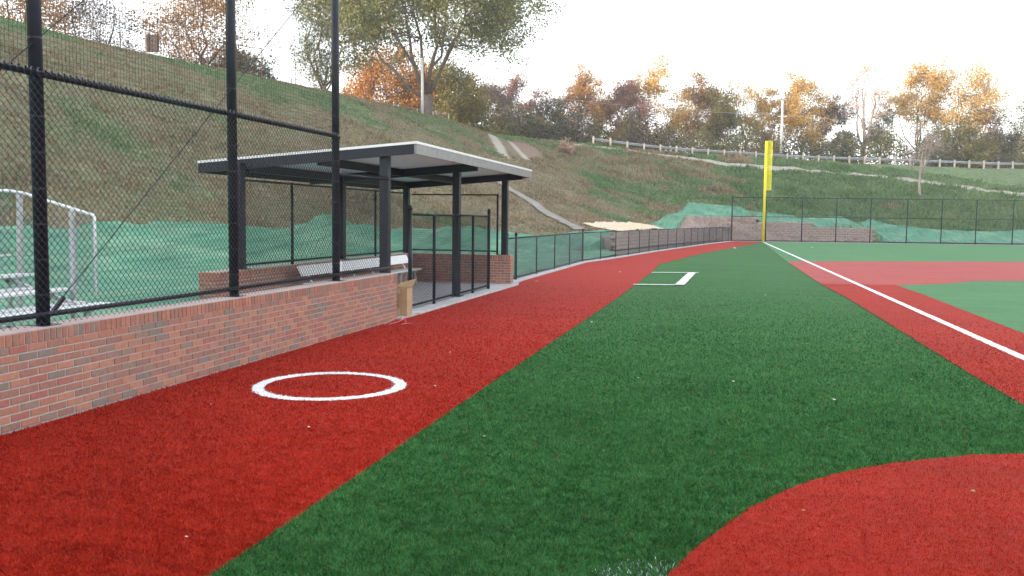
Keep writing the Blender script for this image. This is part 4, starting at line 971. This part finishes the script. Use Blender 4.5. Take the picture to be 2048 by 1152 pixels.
# ------------------------------------------------------------------ guardrail and poles along the bank road
def guardrail():
    g = empty('guardrail', (5.8,109.4,8.9), 'grey steel guardrail on pale posts along the top of the far bank', 'guardrail')
    line = [(-16.2,99.7),(-10.7,102.0),(-3.4,105.8),(5.8,110.0),(17,114.9),(34,122.2),(58,132.8)]
    L = length(line); s = 0.4; pts = []
    while s < L:
        x, y = along(line, s); z = float(land(x, y+.4)[0]); pts.append((x, y, z)); s += 1.98
    rg = random.Random(2)
    for x, y, z in pts:
        mb = MB(); h = .84 + rg.uniform(-.03,.04); mb.box(x-.10,x+.10,y-.09,y+.09,z-.7,z+h); mb.build('post', M['rail_wood'], g, bevel=.01)
    prof = [(-.135,.0),(-.09,-.07),(-.04,-.07),(0,0),(.04,-.07),(.09,-.07),(.135,0)]
    for a, b in zip(pts[::2], pts[2::2]):
        v = []; d = Vector((b[0]-a[0],b[1]-a[1],0)).normalized(); n = Vector((d.y,-d.x,0))
        for P in (a, b):
            for zz, o in prof:
                q = Vector(P) - n*(.19 + o) + Vector((0,0,.56+zz)); v.append(tuple(q))
        f = [(i, i+1, i+8, i+7) for i in range(6)]
        m2 = MB(); m2.v = v; m2.f = f; o = m2.build('beam', M['rail_steel'], g); so = o.modifiers.new('thickness', 'SOLIDIFY'); so.thickness = .012
guardrail()
def utility():
    x, y = 5.6, 124.6; z = float(land(x, y)[0])
    p = empty('utility_pole', (x, y, z), 'slim white utility pole rising behind the guardrail by the foul pole', 'utility pole')
    mb = MB(); mb.tube([(x,y,z-.3),(x-.05,y,z+9.3)], [.20,.13], 10); mb.build('pole', M['white_pole'], p, smooth=True)
    mb = MB(); mb.bar((x-.6,y,z+7.2),(x+.6,y+.05,z+7.2),.08,.1); mb.build('arm', M['white_pole'], p)
    for (a, b, lab) in (((-31.0,115.6,18.6),(5.5,124.4,z+7.35),'thin pale wire strung through the autumn trees to the white pole'), ((5.5,124.4,z+7.35),(40,131.0,14.6),'thin pale wire running right from the white pole')):
        pts = [Vector(a).lerp(Vector(b), t) - Vector((0,0,4*t*(1-t)*.5)) for t in np.linspace(0,1,16)]
        mb = MB(); mb.tube(pts, .016, 4, False); o = mb.build('power_line', M['galvanised'], None, a); tag(o, lab, 'wire')
    x, y = -27.55, 75.9; z = float(land(x, y)[0])
    mb = MB(); mb.tube([(x,y,z-.3),(x-.1,y+.2,z+5.0)], [.13,.11], 10); o = mb.build('white_post', M['white_pole'], None, (x,y,z), smooth=True); tag(o, 'pale white post standing just left of the big tree trunk', 'post')
utility()
def crest_fences():
    # fence with a rusty rail and a dark box, up on the hill at the left
    f = empty('hilltop_fence', (-41.5,58.9,12.8), 'rusty railed fence with a dark box sign along the hilltop at left', 'fence')
    P = [(-42.9,58.2),(-41.85,60.8),(-40.9,63.1),(-39.9,65.6),(-38.9,67.9)]
    tops = []
    for x, y in P:
        z = float(land(x, y)[0]); mb = MB(); mb.tube([(x,y,z-.2),(x,y,15.35+.03*(y-58))], .035, 6); mb.build('post', M['rust'], f); tops.append((x,y,15.05+.03*(y-58)))
    for dz in (0.25, -.55):
        mb = MB(); mb.tube([(a[0],a[1],a[2]+dz) for a in tops], .030, 6); mb.build('rail', M['rust'], f)
    diag_mesh('chain_link_mesh', f, P[0], P[-1], 13.2, 15.2, .12, r=.003, mat='rust')
    mb = MB(); mb.box(-42.95,-42.0,58.35,58.55,13.75,14.98); mb.build('sign_box', M['dark_panel'], f)
    f = empty('hilltop_fence', (-39,71,13.2), 'tall slim poles with wires on the hilltop between the two left trees', 'fence')
    for x, y, h in ((-38.1,72.2,3.7),(-39.6,69.7,2.0),(-39.35,73.9,1.9),(-42.2,54.5,2.1)):
        z = float(land(x, y)[0]); mb = MB(); mb.tube([(x,y,z-.2),(x,y,z+h)], .045, 6); mb.build('post', M['bark_dark'], f)
    for z in (15.8, 15.2):
        mb = MB(); mb.tube([(-40.9,69.4,z-.1),(-39.6,69.7,z),(-38.1,72.2,z+.1)], .016, 4); mb.build('wire', M['bark_dark'], f)
    f = empty('hilltop_fence', (-33,80,11.8), 'low grey wire fence on the hill crest below the orange trees', 'fence')
    P = [(-37.6,76.6),(-35.9,78.8),(-34.3,81.2),(-32.6,83.0),(-31.1,84.2),(-29.9,85.6),(-28.6,86.6)]
    P = [(x,y,float(land(x,y)[0])) for x, y in P]
    for x, y, z in P:
        mb = MB(); mb.tube([(x,y,z-.2),(x,y,z+1.45)], .035, 6); mb.build('post', M['galvanised'], f)
    for dz in (1.4,):
        mb = MB(); mb.tube([(a[0],a[1],a[2]+dz) for a in P], .022, 5); mb.build('rail', M['galvanised'], f)
    for a, b in zip(P, P[1:]): diag_mesh('chain_link_mesh', f, a, b, min(a[2],b[2]), min(a[2],b[2])+1.4, .10, r=.003, mat='galvanised')
crest_fences()

# ------------------------------------------------------------------ trees
def tree(name, label, x, y, h, w, leaf, seed, n_leaf=4500, lsize=.24, trunk_r=.22, fork=.28, clusters=46, base_frac=.18, limbs=6, bark='bark_dark', density=1.0,
         lean=0.0, crown_shift=0.0, shape='oval', twigs=5, cat='tree', group=None, leafless=0.0, cr=.17):
    rg = np.random.default_rng(seed); z = float(land(x, y)[0]) - .15; H_ = h + .15; n_leaf = int(n_leaf*2.2) if leafless < .3 else int(n_leaf*1.5); lsize *= 1.15
    t = empty(name, (x, y, z), label, cat, group)
    mb = MB(); base = np.array([x, y, z]); fk = base + np.array([lean*H_*fork, rg.normal(0,.2), H_*fork])
    tr = trunk_r
    mb.tube([base+[0,0,-.3], base+[lean*.1,0,.25], base*.5+fk*.5+[rg.normal(0,.12),0,0], fk], [tr*1.45, tr*1.1, tr*.95, tr*.8], 9)
    cb, ct = base_frac*H_, H_; cz = z + (cb+ct)/2; rz = (ct-cb)/2; rx = w/2; cx = x + crown_shift
    cen = []
    while len(cen) < clusters:
        v = rg.normal(size=3); v /= np.linalg.norm(v); rad = rg.uniform(.35, 1.0)**.55*rg.uniform(.80,1.06)
        p = v*rad
        if shape == 'vase' and p[2] < (.25 if w > 20 else -.15) and np.hypot(p[0], p[1]) < (.55 if w > 20 else .45): continue
        wz = 1.0
        if shape == 'spread': wz = 1.0
        elif shape == 'oval': wz = 1.0 - .25*max(0, p[2])
        elif shape == 'spire': wz = 1.0 - .55*(p[2]+1)/2
        cen.append(np.array([cx + p[0]*rx*wz, y + p[1]*rx*wz, cz + p[2]*rz]))
    cen = np.array(cen)
    nodes = []                                         # points along the limbs
    for k in range(limbs):
        a = 2*math.pi*(k+rg.uniform(-.3,.3))/limbs; up = rg.uniform(.35,.9); out = rg.uniform(.55,.85)*(1.15-up*.6)
        if shape == 'spire': out *= .6
        tip = np.array([cx + math.cos(a)*rx*out, y + math.sin(a)*rx*out, z + cb + (ct-cb)*up])
        st = base + (fk-base)*rg.uniform(.72,1.0) if k else fk
        pts = []
        for s in np.linspace(0,1,7):
            q = st*(1-s) + tip*s; q = q + np.array([math.cos(a)*rx*.10*math.sin(s*3.14), math.sin(a)*rx*.1*math.sin(s*3.14), 0]) + rg.normal(0,.016*H_,3)*(0 < s < 1)
            pts.append(q)
        r0 = tr*(rg.uniform(.42,.62) if w < 20 else rg.uniform(.34,.46)); mb.tube(pts, [r0*(1-.82*s) for s in np.linspace(0,1,7)], 6)
        for i, q in enumerate(pts[1:]): nodes.append((q, r0*(1-.82*(i+1)/6)))
    NP = np.array([q for q, _ in nodes]); NR = [r for _, r in nodes]; leaves = []
    crm = cr*w
    for c in cen:
        d = np.linalg.norm(NP-c, axis=1) + np.where(NP[:,2] > c[2]-.1, 1.5, 0); i = int(np.argmin(d)); s0 = NP[i]
        mid = (s0+c)/2 + rg.normal(0,.05*w,3)*.6 + np.array([0,0,-.02*H_]); rr = max(.018, NR[i]*.5)
        mb.tube([s0, mid, c], [rr, rr*.6, max(.010, rr*.28)], 4, False)
        for _ in range(twigs):
            e = c + rg.normal(0,1,3)*crm*.85 + np.array([0,0,crm*.3]); m2 = (c+e)/2 + rg.normal(0,.08*crm,3)
            mb.tube([mid*.25+c*.75, m2, e], [.014,.011,.006], 3, False)
    mb.build('trunk', M[bark], t, smooth=True)
    live = cen if leafless == 0 else cen[rg.uniform(size=len(cen)) > leafless]
    if len(live) and n_leaf:
        wts = rg.uniform(.35,1.6,len(live)); wts /= wts.sum(); cnt = rg.multinomial(n_leaf, wts); L = []
        for c, n in zip(live, cnt):
            sub = rg.normal(0,1,(5,3))*crm*.62; k = rg.integers(0,5,n)
            L.append(c + sub[k] + rg.normal(0,1,(n,3))*crm*np.array([.42,.42,.34]))
        P = np.concatenate(L); n = len(P); s = lsize*rg.uniform(.5,1.25,n)
        a = rg.normal(size=(n,3)); a /= np.linalg.norm(a,axis=1)[:,None]; b = np.cross(a, rg.normal(size=(n,3))); b /= np.linalg.norm(b,axis=1)[:,None]
        V = np.stack([P-a*s[:,None]*.5, P+b*s[:,None]*.34, P+a*s[:,None]*.5, P-b*s[:,None]*.34], 1).reshape(-1,3)
        npmesh('crown', V, np.arange(4*n).reshape(-1,4), M['leaf_'+leaf], t)
    return t
G = 'autumn trees behind the guardrail'
tree('shade_tree', 'big spreading shade tree with many limbs on the hill crest', -28.4, 79.4, 19.5, 23.5, 'sycamore', 11, 46000, .225, .46, .10, 230, .17, 8, 'bark', shape='vase', twigs=6, crown_shift=-.8, cr=.068)
tree('shade_tree', 'slim leaning grey green tree left of the big shade tree', -41.6, 84.4, 16.5, 8.5, 'grey_green', 12, 6500, .19, .24, .22, 50, .22, 5, 'bark', lean=.09, crown_shift=.8, cr=.13)
tree('maple_tree', 'bright orange maple behind the crest beside the big trunk', -41.9, 102.2, 11.6, 10.5, 'orange', 13, 8000, .26, .26, .2, 60, .05, 6, cr=.14)
tree('maple_tree', 'small pale orange maple at the left edge of the orange group', -46.6, 103.5, 8.6, 5.5, 'amber', 14, 3500, .26, .2, .2, 34, .05, 5, cr=.16)
tree('maple_tree', 'low orange maple directly behind the big trunk', -36.4, 101.0, 8.6, 6.5, 'orange', 15, 4500, .26, .2, .2, 40, .02, 5, cr=.16)
tree('brown_tree', 'olive brown tree right of the big trunk on the crest', -32.7, 100.3, 9.2, 7.5, 'olive', 16, 5500, .25, .2, .2, 46, .05, 5, cr=.16)
tree('brown_tree', 'tall amber brown tree right behind the crest trunk', -33.5, 108.5, 9.6, 5.5, 'amber', 17, 3500, .25, .2, .2, 36, .02, 5, cr=.16)
tree('sparse_tree', 'sparse amber tree behind the hilltop fence at left', -46.8, 71.7, 11.0, 11.0, 'amber', 18, 5500, .19, .24, .22, 60, .05, 6, 'bark_dark', leafless=.15, cr=.11)
tree('bush', 'grey green bush at the foot of the sparse amber tree', -44.2, 73.0, 4.4, 6.5, 'grey_green', 19, 3200, .22, .1, .15, 34, .0, 5, cr=.15, cat='bush')
tree('brown_tree', 'orange brown tree at the top left corner of the hill', -57.5, 60.2, 10.5, 10.0, 'amber', 20, 8000, .19, .24, .2, 56, .0, 6, cr=.13)
tree('sparse_tree', 'grey half bare tree beside the top left net post', -54.0, 66.5, 8.6, 8.5, 'dusk', 21, 3600, .15, .2, .2, 56, .0, 6, cr=.13, twigs=7)
tree('brown_tree', 'russet tree beyond the hill left of the frame edge', -62.5, 51.0, 9.5, 9.0, 'russet', 22, 6000, .2, .22, .2, 46, .0, 6, cr=.14)
ROW = [('dusk_tree','dark purplish tree at the left end of the far tree line','dusk',-32.8,118.5,10.2,6.8,4600,'oval',0),
 ('russet_tree','russet pink tree with a pale trunk near the dirt track','russet',-29.4,121.3,12.2,7.0,5200,'oval',0),
 ('bush','olive green bush right of the dirt track','olive',-25.5,116.2,5.2,5.6,3600,'oval',0),
 ('dark_tree','dark tree between the russet tree and the golden topped tree','dark',-25.3,124.6,9.6,8.0,5000,'oval',0),
 ('gold_tree','narrow golden topped tree above the start of the guardrail','amber',-21.2,123.5,12.8,7.4,4600,'spire',.1),
 ('amber_tree','lower amber tree filling the gap beside the narrow golden one','amber',-18.5,128.4,11.0,8.0,5200,'oval',0),
 ('amber_tree','broad amber tree left of the tallest golden tree','russet',-15.3,128.1,12.8,8.6,5200,'oval',.1),
 ('gold_tree','tallest golden tree in the middle of the far tree line','gold',-11.4,130.2,16.2,10.0,6500,'oval',.1),
 ('orange_tree','broad orange tree right of the tallest golden tree','amber',-6.4,133.5,15.2,9.4,6200,'oval',0),
 ('olive_tree','olive tree between the orange tree and the sparse one','olive',-2.6,132.3,12.4,7.6,4600,'oval',.1),
 ('gold_tree','sparse half bare golden tree left of the foul pole','gold',1.2,135.4,15.4,7.6,2600,'vase',.35),
 ('orange_tree','orange brown tree just behind the foul pole','amber',4.4,139.2,13.4,6.8,4200,'oval',0),
 ('gold_tree','golden tree with dark limbs right of the white utility pole','gold',9.0,137.3,14.6,9.0,4800,'vase',.1),
 ('dusk_tree','greyish olive tree left of the tall bare tree','dusk',13.4,142.6,12.8,7.4,4200,'oval',.1),
 ('bush','small dark bush at the foot of the tall bare tree','dark',15.0,136.9,7.0,4.6,1800,'oval',.1),
 ('bare_tree','tall forked nearly bare tree against the white sky','pink',17.7,137.5,17.4,7.0,1000,'vase',.3),
 ('olive_tree','thin ivy clad snag right of the tall bare tree','grey_green',20.3,140.2,12.0,4.8,1700,'spire',.2),
 ('gold_tree','upright pale gold tree on the right','gold',26.2,145.9,18.0,8.6,4300,'vase',.1),
 ('gold_tree','widest golden vase shaped tree on the right','gold',31.4,145.0,17.6,12.5,5200,'vase',.12),
 ('russet_tree','greyish pink tree right of the widest golden tree','russet',36.0,150.3,13.6,6.6,3200,'oval',.1),
 ('bush','olive bush under the widest golden tree','olive',31.9,141.1,7.8,8.2,5200,'oval',0),
 ('bush','smaller olive bush left of the olive bush under the golden tree','olive',27.6,139.1,6.9,5.8,3200,'oval',0),
 ('olive_tree','yellow green tree at the right edge','olive',42.0,151.9,12.2,9.6,5200,'oval',0),
 ('bush','dark bush before the yellow green tree at the right edge','dark',38.0,148.8,7.8,7.2,3800,'oval',0),
 ('amber_tree','amber tree just beyond the right edge of the view','amber',50.0,155.8,13.1,9.6,4200,'oval',0)]
for i, (nm, lab, lf, x, y, h, w, nl, shp, bare) in enumerate(ROW):
    isb = nm == 'bush'; ba = nm == 'bare_tree'
    tree(nm, lab, x, y, h, w, lf, 100+i, int(nl*1.5), .215, .11 if isb else (.34 if ba else .2), .18 if isb else (.3 if shp == 'vase' else .2), 40 if not ba else 54, 0.0 if isb else (.30 if shp == 'vase' else .04), 7 if shp == 'vase' else 5,
         'bark_pale' if (ba or i in (1,10)) else 'bark_dark', shape=shp, twigs=9 if ba else 5, cat='bush' if isb else 'tree', group=None if isb else G, leafless=bare, cr=.135)
tree('young_tree', 'young bare tree with pale trunk standing alone on the bank', 18.5, 100.2, 8.2, 4.6, 'dusk', 300, 260, .15, .13, .34, 60, .32, 6, 'bark_pale', twigs=8, cr=.11)
tree('dry_weed', 'tall dry beige weed clump on the bank near the dirt track', -17.4, 92.3, 1.5, 1.6, 'pink', 301, 500, .16, .02, .1, 20, .0, 5, 'bark_pale', twigs=5, cat='weed', cr=.18)
def undergrowth():
    rg = np.random.default_rng(77); P = []
    for x0, x1, yo, hh, n in ((-36,62,12.5,5.6,46000),(-52,-27,0,3.2,10000)):
        x = rg.uniform(x0, x1, n)
        y = (107.5 + .44*x + yo + rg.uniform(0,9,n)) if yo else (100 + .2*(x+40) + rg.uniform(0,7,n))
        top = hh*(.35 + .9*vnoise(x/2.3, y/4, 41))
        z = land(x, y) + top*rg.uniform(0,1,n)**.8; P.append(np.stack([x,y,z],1))
    P = np.concatenate(P); n = len(P); s = .30*rg.uniform(.5,1.3,n)
    a = rg.normal(size=(n,3)); a /= np.linalg.norm(a,axis=1)[:,None]; b = np.cross(a, rg.normal(size=(n,3))); b /= np.linalg.norm(b,axis=1)[:,None]
    V = np.stack([P-a*s[:,None]*.5, P+b*s[:,None]*.36, P+a*s[:,None]*.5, P-b*s[:,None]*.36], 1).reshape(-1,3)
    g = vnoise(P[:,0]/4, P[:,1]/4, 43) > .5
    for m, sel in (('dark', g), ('olive', ~g)):
        k = np.repeat(sel, 4); Vs = V[k]; o = npmesh('undergrowth', Vs, np.arange(len(Vs)).reshape(-1,4), M['leaf_'+m]); o['kind'] = 'stuff'
undergrowth()

# ------------------------------------------------------------------ thin evening haze
def haze():
    mb = MB(); mb.box(-420, 520, -320, 520, -1.3, 38)
    m = bpy.data.materials.new('haze'); m.use_nodes = True; nt = m.node_tree; nt.nodes.clear()
    v = nt.nodes.new('ShaderNodeVolumePrincipled'); v.inputs['Color'].default_value = (0.93, 0.94, 0.97, 1); v.inputs['Density'].default_value = 0.0006; v.inputs['Anisotropy'].default_value = 0.2
    o = nt.nodes.new('ShaderNodeOutputMaterial'); nt.links.new(v.outputs[0], o.inputs['Volume'])
    mb.build('haze', m, None, (0,0,0))['kind'] = 'stuff'
haze()
